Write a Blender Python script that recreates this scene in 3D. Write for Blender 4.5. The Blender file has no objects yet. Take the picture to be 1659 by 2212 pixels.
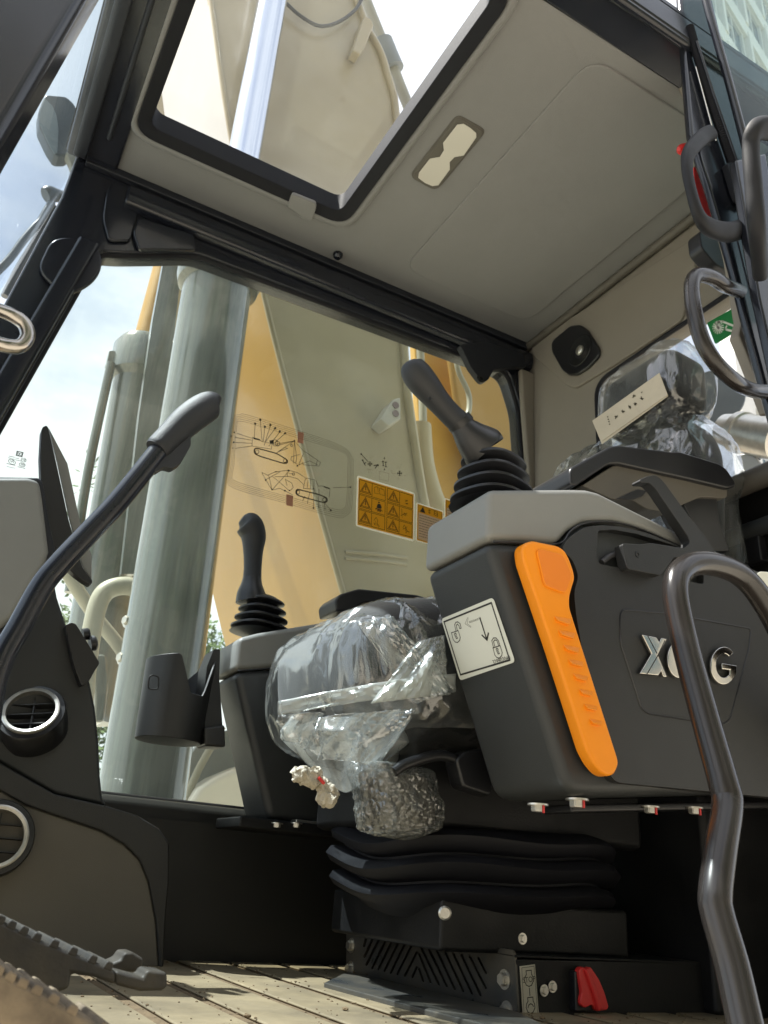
import bpy, bmesh, math, random
import numpy as np
from mathutils import Vector, Matrix, noise
from mathutils.geometry import tessellate_polygon
random.seed(4)
SC = bpy.context.scene
COL = SC.collection
# ------------------------------------------------------------------ camera, world, sun, exposure
# world axes: X = towards the rear of the cab, Y = across the cab, Z = up; cab floor is z = 0 (metres)
CC = np.array([829.5, 1106.]); FL = 1793.
ax = np.array([3715, 1087, FL]); ax = ax/np.linalg.norm(ax)
ay = np.array([-1080, 732, FL]); ay = ay-ax*ax.dot(ay); ay /= np.linalg.norm(ay)
az = -np.cross(ax, ay)
if az[1] > 0: az = -az
EYE = np.array([0, 0, .133])
cam = bpy.data.cameras.new('camera'); cam_o = bpy.data.objects.new('camera', cam); COL.objects.link(cam_o)
SC.camera = cam_o
R3 = Matrix(((ax[0], -ax[1], -ax[2]), (ay[0], -ay[1], -ay[2]), (az[0], -az[1], -az[2])))
cam_o.matrix_world = Matrix.Translation(Vector(EYE)) @ R3.to_4x4()
cam.sensor_fit = 'VERTICAL'; cam.sensor_height = 24; cam.lens = 24*FL/2212
cam.clip_start = .02; cam.clip_end = 2000
cam.dof.use_dof = True; cam.dof.focus_distance = 1.15; cam.dof.aperture_fstop = 9

SUN_EL = math.radians(61.5); SUN_AZ = math.radians(-66)   # azimuth from +Y towards +X
sdir = Vector((math.sin(SUN_AZ)*math.cos(SUN_EL), math.cos(SUN_AZ)*math.cos(SUN_EL), math.sin(SUN_EL)))
W = bpy.data.worlds.new('World'); SC.world = W; W.use_nodes = True
nt = W.node_tree; N = nt.nodes; LK = nt.links
bg = N['Background']; bg.inputs[1].default_value = .10
sky = N.new('ShaderNodeTexSky'); sky.sky_type = 'NISHITA'; sky.sun_disc = False
sky.sun_elevation = SUN_EL; sky.sun_rotation = SUN_AZ; sky.air_density = 1.0; sky.dust_density = 2.0
tc = N.new('ShaderNodeTexCoord'); mp = N.new('ShaderNodeMapping'); mp.inputs['Scale'].default_value = (1, 1, 2.2)
nz = N.new('ShaderNodeTexNoise'); nz.inputs['Scale'].default_value = 2.6; nz.inputs['Detail'].default_value = 8; nz.inputs['Roughness'].default_value = .55
rp = N.new('ShaderNodeValToRGB'); rp.color_ramp.elements[0].position = .24; rp.color_ramp.elements[1].position = .52
mx = N.new('ShaderNodeMix'); mx.data_type = 'RGBA'
LK.new(tc.outputs['Generated'], mp.inputs[0]); LK.new(mp.outputs[0], nz.inputs['Vector']); LK.new(nz.outputs['Fac'], rp.inputs[0])
LK.new(rp.outputs[0], mx.inputs[0]); LK.new(sky.outputs[0], mx.inputs[6]); mx.inputs[7].default_value = (5.6, 5.8, 6.1, 1)
LK.new(mx.outputs[2], bg.inputs[0])
sun = bpy.data.lights.new('sun', 'SUN'); sun.energy = 5.0; sun.angle = math.radians(.5); sun.color = (1, .95, .86)
sun_o = bpy.data.objects.new('sun', sun); COL.objects.link(sun_o); sun_o.location = (0, 0, 20)
sun_o.rotation_euler = sdir.to_track_quat('Z', 'Y').to_euler()
SC.view_settings.view_transform = 'Standard'; SC.view_settings.look = 'None'
SC.view_settings.exposure = 1.3; SC.view_settings.gamma = 1; SC.view_settings.use_curve_mapping = False
SC.cycles.max_bounces = 12; SC.cycles.transparent_max_bounces = 24; SC.cycles.caustics_reflective = False
SC.cycles.sample_clamp_indirect = 8

# ------------------------------------------------------------------ survey: photo point + known plane -> world point
def ray(x, y):
    d = np.array([x-CC[0], y-CC[1], FL]); return np.array([ax.dot(d), ay.dot(d), az.dot(d)])/FL
def P(x, y, **k):
    d = ray(x, y); (a, v), = k.items(); i = 'XYZ'.index(a)
    return Vector(EYE+d*((v-EYE[i])/d[i]))
def L(pts, **k): return [P(x, y, **k) for x, y in pts]
def Pl(x, y, o, n):
    d = Vector(ray(x, y)); e = Vector(EYE); return e+d*((o-e).dot(n)/d.dot(n))
def cv(x0, y0, s, pts): return [(x0+a*s, y0+b*s) for a, b in pts]

# ------------------------------------------------------------------ materials
MATS = {}
def mat(name, col, rough=.5, metal=0, bump=None, coat=0, var=.0, vscale=6, spec=.5, dirt=None, stretch=None, rvar=0, sheen=0):
    if name in MATS: return MATS[name]
    m = bpy.data.materials.new(name); m.use_nodes = True; MATS[name] = m
    n = m.node_tree.nodes; l = m.node_tree.links; b = n['Principled BSDF']
    b.inputs['Base Color'].default_value = (*col, 1); b.inputs['Roughness'].default_value = rough
    b.inputs['Metallic'].default_value = metal; b.inputs['Specular IOR Level'].default_value = spec
    b.inputs['Coat Weight'].default_value = coat; b.inputs['Coat Roughness'].default_value = .08
    b.inputs['Sheen Weight'].default_value = sheen
    t = n.new('ShaderNodeTexCoord'); mpn = n.new('ShaderNodeMapping'); l.new(t.outputs['Object'], mpn.inputs[0])
    if stretch: mpn.inputs['Scale'].default_value = stretch
    if var or dirt:
        nn = n.new('ShaderNodeTexNoise'); nn.inputs['Scale'].default_value = vscale; nn.inputs['Detail'].default_value = 6
        nn.inputs['Roughness'].default_value = .65
        l.new(mpn.outputs[0], nn.inputs['Vector'])
        r = n.new('ShaderNodeValToRGB'); l.new(nn.outputs['Fac'], r.inputs[0])
        r.color_ramp.elements[0].position = .3; r.color_ramp.elements[1].position = .7
        a = [c*(1-var) for c in col]; z = list(dirt) if dirt else [min(1, c*(1+var)) for c in col]
        r.color_ramp.elements[0].color = (*a, 1); r.color_ramp.elements[1].color = (*z, 1)
        l.new(r.outputs[0], b.inputs['Base Color'])
    if rvar:
        n2 = n.new('ShaderNodeTexNoise'); n2.inputs['Scale'].default_value = 14; n2.inputs['Detail'].default_value = 5
        l.new(mpn.outputs[0], n2.inputs['Vector'])
        mr = n.new('ShaderNodeMapRange'); mr.inputs[1].default_value = .3; mr.inputs[2].default_value = .7
        mr.inputs[3].default_value = max(.02, rough-rvar); mr.inputs[4].default_value = rough+rvar
        l.new(n2.outputs['Fac'], mr.inputs[0]); l.new(mr.outputs[0], b.inputs['Roughness'])
    if bump:
        nb = n.new('ShaderNodeTexNoise'); nb.inputs['Scale'].default_value = bump[0]; nb.inputs['Detail'].default_value = 3
        l.new(mpn.outputs[0], nb.inputs['Vector']); bb = n.new('ShaderNodeBump'); bb.inputs['Strength'].default_value = bump[1]
        bb.inputs['Distance'].default_value = bump[2] if len(bump) > 2 else .001
        l.new(nb.outputs['Fac'], bb.inputs['Height']); l.new(bb.outputs[0], b.inputs['Normal'])
    return m
def glass(name, tint, refl_rough=.0, ior=1.45, film=None, whit=0):
    m = bpy.data.materials.new(name); m.use_nodes = True; MATS[name] = m
    n = m.node_tree.nodes; l = m.node_tree.links; n.clear()
    o = n.new('ShaderNodeOutputMaterial'); tr = n.new('ShaderNodeBsdfTransparent'); gl = n.new('ShaderNodeBsdfGlossy')
    fr = n.new('ShaderNodeLayerWeight'); fr.inputs[0].default_value = .5; mxs = n.new('ShaderNodeMixShader')
    pw = n.new('ShaderNodeMath'); pw.operation = 'POWER'; pw.inputs[1].default_value = 5 if not film else 2.2
    ma = n.new('ShaderNodeMath'); ma.operation = 'MULTIPLY_ADD'; r0 = ((ior-1)/(ior+1))**2*(.6 if not film else 1)
    ma.inputs[1].default_value = .45 if not film else .6; ma.inputs[2].default_value = r0
    l.new(fr.outputs['Facing'], pw.inputs[0]); l.new(pw.outputs[0], ma.inputs[0])
    tr.inputs[0].default_value = (*tint, 1); gl.inputs['Roughness'].default_value = refl_rough
    l.new(ma.outputs[0], mxs.inputs[0]); l.new(tr.outputs[0], mxs.inputs[1]); l.new(gl.outputs[0], mxs.inputs[2])
    last = mxs
    if whit:
        df = n.new('ShaderNodeBsdfDiffuse'); df.inputs[0].default_value = (.75, .78, .76, 1)
        tl = n.new('ShaderNodeBsdfTranslucent'); tl.inputs[0].default_value = (.75, .78, .76, 1)
        ad = n.new('ShaderNodeMixShader'); ad.inputs[0].default_value = .5
        l.new(df.outputs[0], ad.inputs[1]); l.new(tl.outputs[0], ad.inputs[2])
        m2 = n.new('ShaderNodeMixShader')
        t = n.new('ShaderNodeTexCoord'); nn = n.new('ShaderNodeTexNoise'); nn.inputs['Scale'].default_value = 14 if film else 4; nn.inputs['Detail'].default_value = 6
        mr = n.new('ShaderNodeMapRange'); mr.inputs[1].default_value = .4; mr.inputs[2].default_value = .75
        mr.inputs[3].default_value = whit*.35; mr.inputs[4].default_value = whit*1.7
        l.new(t.outputs['Object'], nn.inputs['Vector']); l.new(nn.outputs['Fac'], mr.inputs[0]); l.new(mr.outputs[0], m2.inputs[0])
        l.new(mxs.outputs[0], m2.inputs[1]); l.new(ad.outputs[0], m2.inputs[2]); last = m2
    if film:
        t = n.new('ShaderNodeTexCoord'); mpn = n.new('ShaderNodeMapping'); mpn.inputs['Scale'].default_value = (1.2, 1.2, .38) if len(film) < 4 else (1, 1, 1)
        mpn.inputs['Rotation'].default_value = (.5, .4, .2) if len(film) < 4 else (0, 0, 0)
        l.new(t.outputs['Object'], mpn.inputs[0])
        nn = n.new('ShaderNodeTexNoise'); nn.noise_type = 'RIDGED_MULTIFRACTAL'; nn.inputs['Scale'].default_value = film[0]; nn.inputs['Detail'].default_value = 4
        nn.inputs['Distortion'].default_value = .6; nn.inputs['Roughness'].default_value = .5
        v = n.new('ShaderNodeTexVoronoi'); v.feature = 'F1'; v.inputs['Scale'].default_value = film[1]
        l.new(mpn.outputs[0], nn.inputs['Vector']); l.new(mpn.outputs[0], v.inputs['Vector'])
        ad2 = n.new('ShaderNodeMath'); ad2.operation = 'MULTIPLY_ADD'; ad2.inputs[1].default_value = .35 if len(film) < 4 else .1
        l.new(nn.outputs['Fac'], ad2.inputs[0])
        m3 = n.new('ShaderNodeMath'); m3.operation = 'MULTIPLY'; m3.inputs[1].default_value = .35 if len(film) < 4 else -2.0
        l.new(v.outputs['Distance'], m3.inputs[0]); l.new(m3.outputs[0], ad2.inputs[2])
        bb = n.new('ShaderNodeBump'); bb.inputs['Strength'].default_value = film[2]; bb.inputs['Distance'].default_value = .014 if len(film) < 4 else .004
        l.new(ad2.outputs[0], bb.inputs['Height'])
        l.new(bb.outputs[0], gl.inputs['Normal']); l.new(bb.outputs[0], fr.inputs['Normal'])
    l.new(last.outputs[0], o.inputs[0])
    return m

m_frame = mat('frame paint', (.012, .014, .021), .20, coat=.12, var=.15, rvar=.05)
m_frame2 = mat('frame matte', (.013, .015, .021), .48, spec=.4, bump=(300, .15), var=.1, rvar=.06)
m_liner = mat('headliner', (.205, .205, .203), .85, bump=(320, .4), var=.07, vscale=2, sheen=.2)
m_cream = mat('cream liner', (.22, .20, .17), .7, bump=(420, .2), var=.05, vscale=3)
m_rub = mat('rubber', (.006, .0065, .010), .62, spec=.3, bump=(200, .2))
m_plas = mat('dark plastic', (.017, .018, .019), .48, bump=(900, .35), var=.1, vscale=5, rvar=.05)
m_plas2 = mat('graphite plastic', (.026, .029, .031), .50, bump=(900, .35), var=.08, vscale=4, rvar=.05)
m_dashg = mat('grey dash plastic', (.100, .092, .078), .5, bump=(900, .3), var=.08, vscale=4, rvar=.06)
m_cover = mat('light grey plastic', (.205, .21, .204), .5, bump=(1100, .3), var=.04, rvar=.05)
m_black = mat('black plastic', (.012, .0125, .015), .34, bump=(700, .25), rvar=.05)
m_rail = mat('rail paint', (.022, .019, .018), .24, coat=.1, var=.15, rvar=.06, spec=.45)
m_hand = mat('handle plastic', (.014, .015, .019), .6, bump=(900, .3), spec=.3, rvar=.05)
m_soft = mat('soft grip plastic', (.012, .014, .018), .46, bump=(1200, .6), rvar=.05)
m_orange = mat('orange plastic', (.85, .275, .012), .38, bump=(900, .2), var=.05, spec=.3, rvar=.06)
m_orange2 = mat('orange inset', (.78, .21, .006), .5, bump=(1200, .3))
m_chrome = mat('chrome', (.62, .60, .56), .10, 1)
m_rod = mat('chromed rod', (.62, .66, .72), .16, 1, rvar=.05, stretch=(6, 6, .4))
m_bolt = mat('zinc bolt', (.62, .60, .55), .32, .9, var=.15, vscale=60)
m_red = mat('red plastic', (.62, .03, .03), .4, var=.05)
m_redpaint = mat('red torque paint', (.55, .03, .03), .5)
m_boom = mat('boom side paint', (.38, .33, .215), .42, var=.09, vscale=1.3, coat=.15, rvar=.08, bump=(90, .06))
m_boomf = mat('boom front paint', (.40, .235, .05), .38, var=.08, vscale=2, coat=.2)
m_boomu = mat('boom upper glare tone', (.48, .47, .43), .40, var=.08, vscale=2, coat=.2)  # pale tone puts the overexposed sunlight on the upper plate into its colour
m_yellow = mat('machine yellow', (.60, .36, .07), .38, var=.10, vscale=3, coat=.2)
m_cyl = mat('cylinder paint', (.095, .115, .115), .20, var=.30, vscale=3, stretch=(16, 16, .7), coat=.9, rvar=.08)  # vertical streaks paint shadow and reflection bands into the colour
m_hose = mat('pale hose', (.33, .33, .28), .4, var=.08)
m_white = mat('white paint', (.80, .79, .75), .35, var=.04, coat=.2)
m_steel = mat('grey blue steel', (.20, .23, .25), .4, var=.1)
m_floor = mat('floor plate', (.15, .122, .080), .62, var=.3, vscale=6, dirt=(.27, .215, .13), bump=(60, .4, .002), rvar=.1)
m_dirt = mat('dirt', (.13, .09, .05), .95, var=.3, vscale=60, bump=(160, .8, .003))
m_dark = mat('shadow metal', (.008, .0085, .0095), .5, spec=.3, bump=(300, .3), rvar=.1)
m_vent = mat('vent cover paint', (.045, .052, .058), .33, var=.25, vscale=14, dirt=(.085, .075, .058), rvar=.08)
m_fabric = mat('seat fabric', (.020, .021, .023), .9, bump=(500, .6), sheen=.4)
m_card = mat('card', (.52, .46, .36), .8, var=.08, vscale=20)
m_ink = mat('ink', (.02, .02, .02), .6)
m_inkg = mat('faded ink', (.06, .05, .03), .7)
m_inkb = mat('brown ink', (.10, .045, .01), .7)
m_inkr = mat('faint red ink', (.5, .16, .10), .7)
m_etch = mat('etching', (.30, .34, .38), .8)
m_sticker = mat('sticker white', (.70, .72, .66), .4, bump=(300, .05))
m_warn = mat('warning orange', (.72, .40, .02), .45)
m_warnw = mat('decal white', (.66, .64, .56), .5)
def backlit(name, col, t=.55):
    m = bpy.data.materials.new(name); m.use_nodes = True; MATS[name] = m
    n = m.node_tree.nodes; l = m.node_tree.links; n.clear(); o = n.new('ShaderNodeOutputMaterial')
    d = n.new('ShaderNodeBsdfDiffuse'); tl = n.new('ShaderNodeBsdfTranslucent'); mxx = n.new('ShaderNodeMixShader'); mxx.inputs[0].default_value = t
    d.inputs[0].default_value = (*col, 1); tl.inputs[0].default_value = (*[c**.5 for c in col], 1)
    l.new(d.outputs[0], mxx.inputs[1]); l.new(tl.outputs[0], mxx.inputs[2]); l.new(mxx.outputs[0], o.inputs[0])
    return m
m_warn = backlit('warning orange film', (.82, .46, .035)); m_warnw = backlit('decal white film', (.78, .75, .66))
m_green = mat('sticker green', (.01, .19, .05), .45)
m_concrete = mat('concrete ground', (.42, .385, .32), .9, var=.15, vscale=.4, bump=(4, .4, .02))
m_wall = mat('building wall', (.74, .73, .69), .8, var=.05, vscale=1)
m_wall2 = mat('building band', (.48, .52, .55), .7)
m_bglass = mat('building glass', (.10, .16, .20), .08, .0, spec=1)
m_leaf = mat('leaves', (.06, .11, .03), .7, var=.4, vscale=3)
m_trunk = mat('bark', (.10, .07, .05), .9, var=.3)
m_cable = mat('cable', (.05, .05, .055), .5)
m_lens = mat('lamp lens', (.60, .58, .52), .5, var=.03)
m_mirror = mat('mirror housing', (.10, .12, .14), .35, var=.1)
m_mirrorg = mat('mirror back light', (.26, .31, .34), .25)
m_rope = mat('crumpled cloth', (.50, .46, .38), .9, var=.25, vscale=40, bump=(220, 1, .004))
m_foam = mat('film stuffing', (.07, .065, .055), .9, var=.45, vscale=18, bump=(80, .8, .004))
m_win = glass('side glass', (.91, .945, .905), whit=.045)
m_winf = glass('front glass', (.86, .92, .96), whit=.02)
m_hatch = glass('hatch glass', (.95, .96, .975), whit=.02)
m_door = glass('door glass', (.70, .80, .80), whit=.03)
m_film = glass('plastic film', (.93, .955, .97), .15, 2.2, film=(6, 9, .62), whit=.085)
m_film2 = glass('milky film', (.92, .94, .93), .19, 1.8, film=(6, 8, .5), whit=.36)
m_bubble = glass('bubble wrap film', (.92, .94, .96), .14, 2.1, film=(5, 95, .6, 'F1'), whit=.22)

# ------------------------------------------------------------------ object helpers
def link(name, me, m=None, parent=None, at=None):
    o = bpy.data.objects.new(name, me); COL.objects.link(o)
    if m and not me.materials: me.materials.append(m)
    pos = Vector(at) if at is not None else Vector((0, 0, 0))
    if parent is not None:
        o.parent = parent
        q = parent; off = Vector((0, 0, 0))
        while q is not None: off += q.location; q = q.parent
        pos = pos-off
    o.location = pos
    return o
def thing(name, label, cat, at=(0, 0, 0), group=None):
    o = bpy.data.objects.new(name, None); COL.objects.link(o); o.location = at
    o.empty_display_size = .05
    o['label'] = label; o['category'] = cat
    if group: o['group'] = group
    return o
def fin(bm, smooth=True, ang=.62):
    bmesh.ops.recalc_face_normals(bm, faces=bm.faces)
    me = bpy.data.meshes.new('m'); bm.to_mesh(me); bm.free()
    if smooth: me.shade_smooth(); me.set_sharp_from_angle(angle=ang)
    return me
def bevel(o, w, seg=3, ang=30):
    if w:
        b = o.modifiers.new('bevel', 'BEVEL'); b.width = w; b.segments = seg; b.limit_method = 'ANGLE'; b.angle_limit = math.radians(ang)
        b.harden_normals = False
        o.data.shade_smooth()
        for e in o.data.edges: e.use_edge_sharp = False
        if 'sharp_edge' in o.data.attributes: o.data.attributes.remove(o.data.attributes['sharp_edge'])
        wn = o.modifiers.new('wn', 'WEIGHTED_NORMAL'); wn.keep_sharp = False
    return o
def rnd(pts, r, n=4, only=None):
    out = []; k = len(pts)
    for i, p in enumerate(pts):
        p = Vector(p)
        if only is not None and i not in only: out.append(p); continue
        a = Vector(pts[i-1])-p; b = Vector(pts[(i+1) % k])-p
        ra = min(r, a.length*.45); rb = min(r, b.length*.45)
        p0 = p+a.normalized()*ra; p1 = p+b.normalized()*rb
        for j in range(n+1):
            t = j/n; out.append(p0*(1-t)**2+p*2*t*(1-t)+p1*t*t)
    return out
def prism(name, pts, ext, m, parent=None, bev=0, seg=3):
    """closed polygon (3-D points) pushed along ext"""
    bm = bmesh.new(); e = Vector(ext)
    v = [bm.verts.new(p) for p in pts]; w = [bm.verts.new(Vector(p)+e) for p in pts]
    bm.faces.new(v); bm.faces.new(w[::-1]); k = len(v)
    for i in range(k): bm.faces.new((v[i], v[(i+1) % k], w[(i+1) % k], w[i]))
    o = link(name, fin(bm), m, parent); return bevel(o, bev, seg)
def holed(name, outer, holes, ext, m, parent=None, bev=0):
    e = Vector(ext); n = e.normalized(); u = n.orthogonal().normalized(); w = n.cross(u)
    loops = [[Vector(p) for p in outer]]+[[Vector(p) for p in h] for h in holes]
    flat = [p for lp in loops for p in lp]
    tri = tessellate_polygon([[Vector((p.dot(u), p.dot(w), 0)) for p in lp] for lp in loops])
    bm = bmesh.new(); a = [bm.verts.new(p) for p in flat]; b = [bm.verts.new(p+e) for p in flat]
    for t in tri:
        try: bm.faces.new([a[i] for i in t]); bm.faces.new([b[i] for i in t][::-1])
        except ValueError: pass
    s = 0
    for lp in loops:
        k = len(lp)
        for i in range(k):
            j = (i+1) % k; bm.faces.new((a[s+i], a[s+j], b[s+j], b[s+i]))
        s += k
    o = link(name, fin(bm), m, parent); return bevel(o, bev, 2, 40)
def box(name, c, s, m, parent=None, bev=.002, rot=None):
    bm = bmesh.new(); bmesh.ops.create_cube(bm, size=1)
    M = Matrix.Diagonal((*s, 1))
    if rot is not None: M = rot.to_matrix().to_4x4() @ M if hasattr(rot, 'to_matrix') else rot @ M
    bmesh.ops.transform(bm, matrix=Matrix.Translation(Vector(c)) @ M, verts=bm.verts)
    return bevel(link(name, fin(bm), m, parent), bev, 2)
def catm(p, n=8, closed=False):
    p = [Vector(q) for q in p]; out = []; k = len(p)
    for i in range(k if closed else k-1):
        a = p[(i-1) % k] if closed or i else p[0]*2-p[1]; b = p[i]; c = p[(i+1) % k]
        d = p[(i+2) % k] if closed or i+2 < k else p[-1]*2-p[-2]
        for j in range(n):
            t = j/n; out.append(.5*((2*b)+(c-a)*t+(2*a-5*b+4*c-d)*t*t+(3*b-a-3*c+d)*t**3))
    if not closed: out.append(p[-1])
    return out
def tube(name, path, r, m, parent=None, n=16, smooth=8, closed=False, flat=(1, 1), up=None, power=1):
    """swept round (or squashed) section; r may be a list of radii at the path points"""
    k = len(path)
    pts = catm(path, smooth, closed) if smooth else [Vector(q) for q in path]
    if isinstance(r, (list, tuple)):
        rr = catm([Vector((q, 0, 0)) for q in r], smooth, closed) if smooth else [Vector((q, 0, 0)) for q in r]
        rr = [max(q.x, 1e-4) for q in rr]
    else: rr = [r]*len(pts)
    bm = bmesh.new(); rings = []; K = len(pts)
    T0 = (pts[1]-pts[0]).normalized(); U = Vector(up) if up else T0.orthogonal()
    for i, p in enumerate(pts):
        if closed: T = (pts[(i+1) % K]-pts[i-1]).normalized()
        else: T = (pts[min(i+1, K-1)]-pts[max(i-1, 0)]).normalized()
        U = (U-T*U.dot(T)).normalized(); V = T.cross(U)
        ring = []
        for j in range(n):
            a = 2*math.pi*j/n; c, s = math.cos(a), math.sin(a)
            if power != 1: c = math.copysign(abs(c)**power, c); s = math.copysign(abs(s)**power, s)
            ring.append(bm.verts.new(p+(U*c*flat[0]+V*s*flat[1])*rr[i]))
        rings.append(ring)
    for i in range(K if closed else K-1):
        A = rings[i]; B = rings[(i+1) % K]
        for j in range(n): bm.faces.new((A[j], A[(j+1) % n], B[(j+1) % n], B[j]))
    if not closed:
        bm.faces.new(rings[0][::-1]); bm.faces.new(rings[-1])
    return link(name, fin(bm, ang=.9), m, parent)
def lathe(name, c, axis, prof, m, parent=None, n=40, sq=1, power=1, up=None, ang=.62, caps=True):
    """prof = [(distance along axis, radius)]"""
    A = Vector(axis).normalized(); U = Vector(up).normalized() if up else A.orthogonal().normalized(); U = (U-A*U.dot(A)).normalized(); V = A.cross(U)
    bm = bmesh.new(); rings = []
    for t, r in prof:
        ring = []
        for j in range(n):
            a = 2*math.pi*j/n; x, y = math.cos(a), math.sin(a)
            if power != 1: x = math.copysign(abs(x)**power, x); y = math.copysign(abs(y)**power, y)
            ring.append(bm.verts.new(Vector(c)+A*t+U*x*r+V*y*r*sq))
        rings.append(ring)
    for a, b in zip(rings, rings[1:]):
        for j in range(n): bm.faces.new((a[j], a[(j+1) % n], b[(j+1) % n], b[j]))
    if caps: bm.faces.new(rings[0][::-1]); bm.faces.new(rings[-1])
    return link(name, fin(bm, ang=ang), m, parent)
def strokes(name, lines, n, w, m, parent=None, closed=False):
    """flat print: ribbons of width w lying on a plane with normal n"""
    n = Vector(n).normalized(); bm = bmesh.new()
    for ln in lines:
        ln = [Vector(p) for p in ln]
        if closed: ln = ln+[ln[0]]
        for a, b in zip(ln, ln[1:]):
            d = (b-a)
            if d.length < 1e-6: continue
            d.normalize(); s = n.cross(d)*w/2; e = d*w/2
            bm.faces.new([bm.verts.new(q) for q in (a-e-s, b+e-s, b+e+s, a-e+s)])
    return link(name, fin(bm, False), m, parent)
def fills(name, polys, m, parent=None):
    bm = bmesh.new()
    for p in polys: bm.faces.new([bm.verts.new(q) for q in p])
    return link(name, fin(bm, False), m, parent)
def circ(cx, cy, rx, ry, n=20, rot=0, a0=0, a1=360):
    o = []
    for i in range(n+1):
        a = math.radians(a0+(a1-a0)*i/n); x, y = rx*math.cos(a), ry*math.sin(a); c, s = math.cos(rot), math.sin(rot)
        o.append((cx+x*c-y*s, cy+x*s+y*c))
    return o
def text(name, s, o, u, v, size, m, parent, ext=0):
    c = bpy.data.curves.new('t', 'FONT'); c.body = s; c.size = size; c.extrude = ext; c.align_x = 'CENTER'; c.align_y = 'CENTER'
    t = bpy.data.objects.new('t', c); COL.objects.link(t)
    me = bpy.data.meshes.new_from_object(t.evaluated_get(bpy.context.evaluated_depsgraph_get()))
    bpy.data.objects.remove(t); bpy.data.curves.remove(c)
    u = Vector(u).normalized(); v = Vector(v); v = (v-u*u.dot(v)).normalized(); w = u.cross(v)
    M = Matrix(((u.x, v.x, w.x, o[0]), (u.y, v.y, w.y, o[1]), (u.z, v.z, w.z, o[2]), (0, 0, 0, 1)))
    me.transform(M); me.materials.clear()
    return link(name, me, m, parent)
def hexmesh(r, h):
    bm = bmesh.new(); bmesh.ops.create_cone(bm, cap_ends=True, segments=6, radius1=r, radius2=r, depth=h)
    bmesh.ops.bevel(bm, geom=[e for e in bm.edges], offset=r*.12, segments=2, affect='EDGES')
    r2 = bmesh.ops.create_cone(bm, cap_ends=True, segments=24, radius1=r*1.45, radius2=r*1.45, depth=h*.25)
    bmesh.ops.translate(bm, verts=r2['verts'], vec=(0, 0, -h*.5))
    return fin(bm)
HEX = hexmesh(.0085, .008); HEX.materials.append(m_bolt)
def bolt(p, nrm, parent, s=1, name='bolt'):
    o = link(name, HEX, None, parent, p); o.rotation_mode = 'QUATERNION'; o.rotation_quaternion = Vector(nrm).to_track_quat('Z', 'Y'); o.scale = (s, s, s)
    return o
YN = (0, -1, 0)

# ================================================================== SETTING
g = bpy.data.meshes.new('ground'); g.from_pydata([(-400, -400, -1.25), (400, -400, -1.25), (400, 400, -1.25), (-400, 400, -1.25)], [], [(0, 1, 2, 3)])
o = link('ground', g, m_concrete); o['kind'] = 'structure'

# ================================================================== CAB SHELL
cab = thing('excavator_cab', 'dark framed excavator cab interior with grey headliner, roof hatch and big side glass', 'vehicle cab', (.5, 1.15, 0))
def ap(z, off=0): return .05+.19*(z-1.229)+off       # inner edge of the raked front pillar
# far side wall with its window
inner = rnd([(ap(.25), 1.6, .25), (ap(1.37), 1.6, 1.372), (.118, 1.6, 1.386), (.283, 1.6, 1.469), (1.198, 1.6, 1.493), (1.239, 1.6, 1.385), (1.257, 1.6, 1.172), (1.262, 1.6, .9), (1.262, 1.6, .25)], .03)
outer = [(-.25, 1.6, .2), (-.072, 1.6, 1.157), (-.028, 1.6, 1.475), (-.02, 1.6, 1.66), (1.34, 1.6, 1.66), (1.34, 1.6, -.05), (-.25, 1.6, -.05)]
holed('side_wall', outer, [inner], (0, .06, 0), m_frame, cab, .006)
tube('window_seal', [p+Vector((0, .012, 0)) for p in inner], .007, m_rub, cab, 8, 0, True)
pane = prism('side_window', [(-.24, 1.628, .2), (ap(1.42, -.03), 1.628, 1.42), (.1, 1.628, 1.52), (1.29, 1.628, 1.52), (1.29, 1.628, .22)], (0, .005, 0), m_win, cab)
# roof rail over the window: ledge, groove, gusset
def sect(name, yz, x0, x1, m, bev=.004): return prism(name, [(x0, y, z) for y, z in yz], (x1-x0, 0, 0), m, cab, bev)
sect('roof_rail', [(1.6, 1.505), (1.578, 1.512), (1.572, 1.535), (1.574, 1.560), (1.6, 1.575)], .10, 1.265, m_frame, .006)
sect('roof_rail', [(1.6, 1.58), (1.585, 1.582), (1.585, 1.602), (1.6, 1.602)], .0, 1.265, m_frame2, .003)
prism('rail_bracket', rnd(L([(985, 752), (1008, 800), (1030, 829), (1038, 832), (1046, 827), (1058, 806), (1098, 800), (1128, 799), (1121, 772), (1040, 745)], Y=1.585), .006), (0, -.02, 0), m_frame2, cab, .003)
lathe('hinge_bush', P(1036, 820, Y=1.563), YN, [(0, .012), (.006, .012), (.006, .006), (.002, .005)], m_black, cab, 20)
prism('pillar_trim', rnd(L([(112, 512), (190, 512), (222, 548), (219, 585), (198, 612), (158, 634), (120, 622), (80, 580)], Y=1.585), .03, 6), (0, .013, 0), m_frame, cab, .005)
prism('junction_cover', rnd(L([(232, 402), (285, 430), (300, 455), (282, 520), (235, 520), (222, 470)], Y=1.59), .014), (0, .009, 0), m_frame, cab, .004)
prism('junction_cover', rnd(L([(300, 470), (420, 505), (425, 540), (300, 538), (288, 500)], Y=1.585), .01), (0, .014, 0), m_frame, cab, .004)
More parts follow.
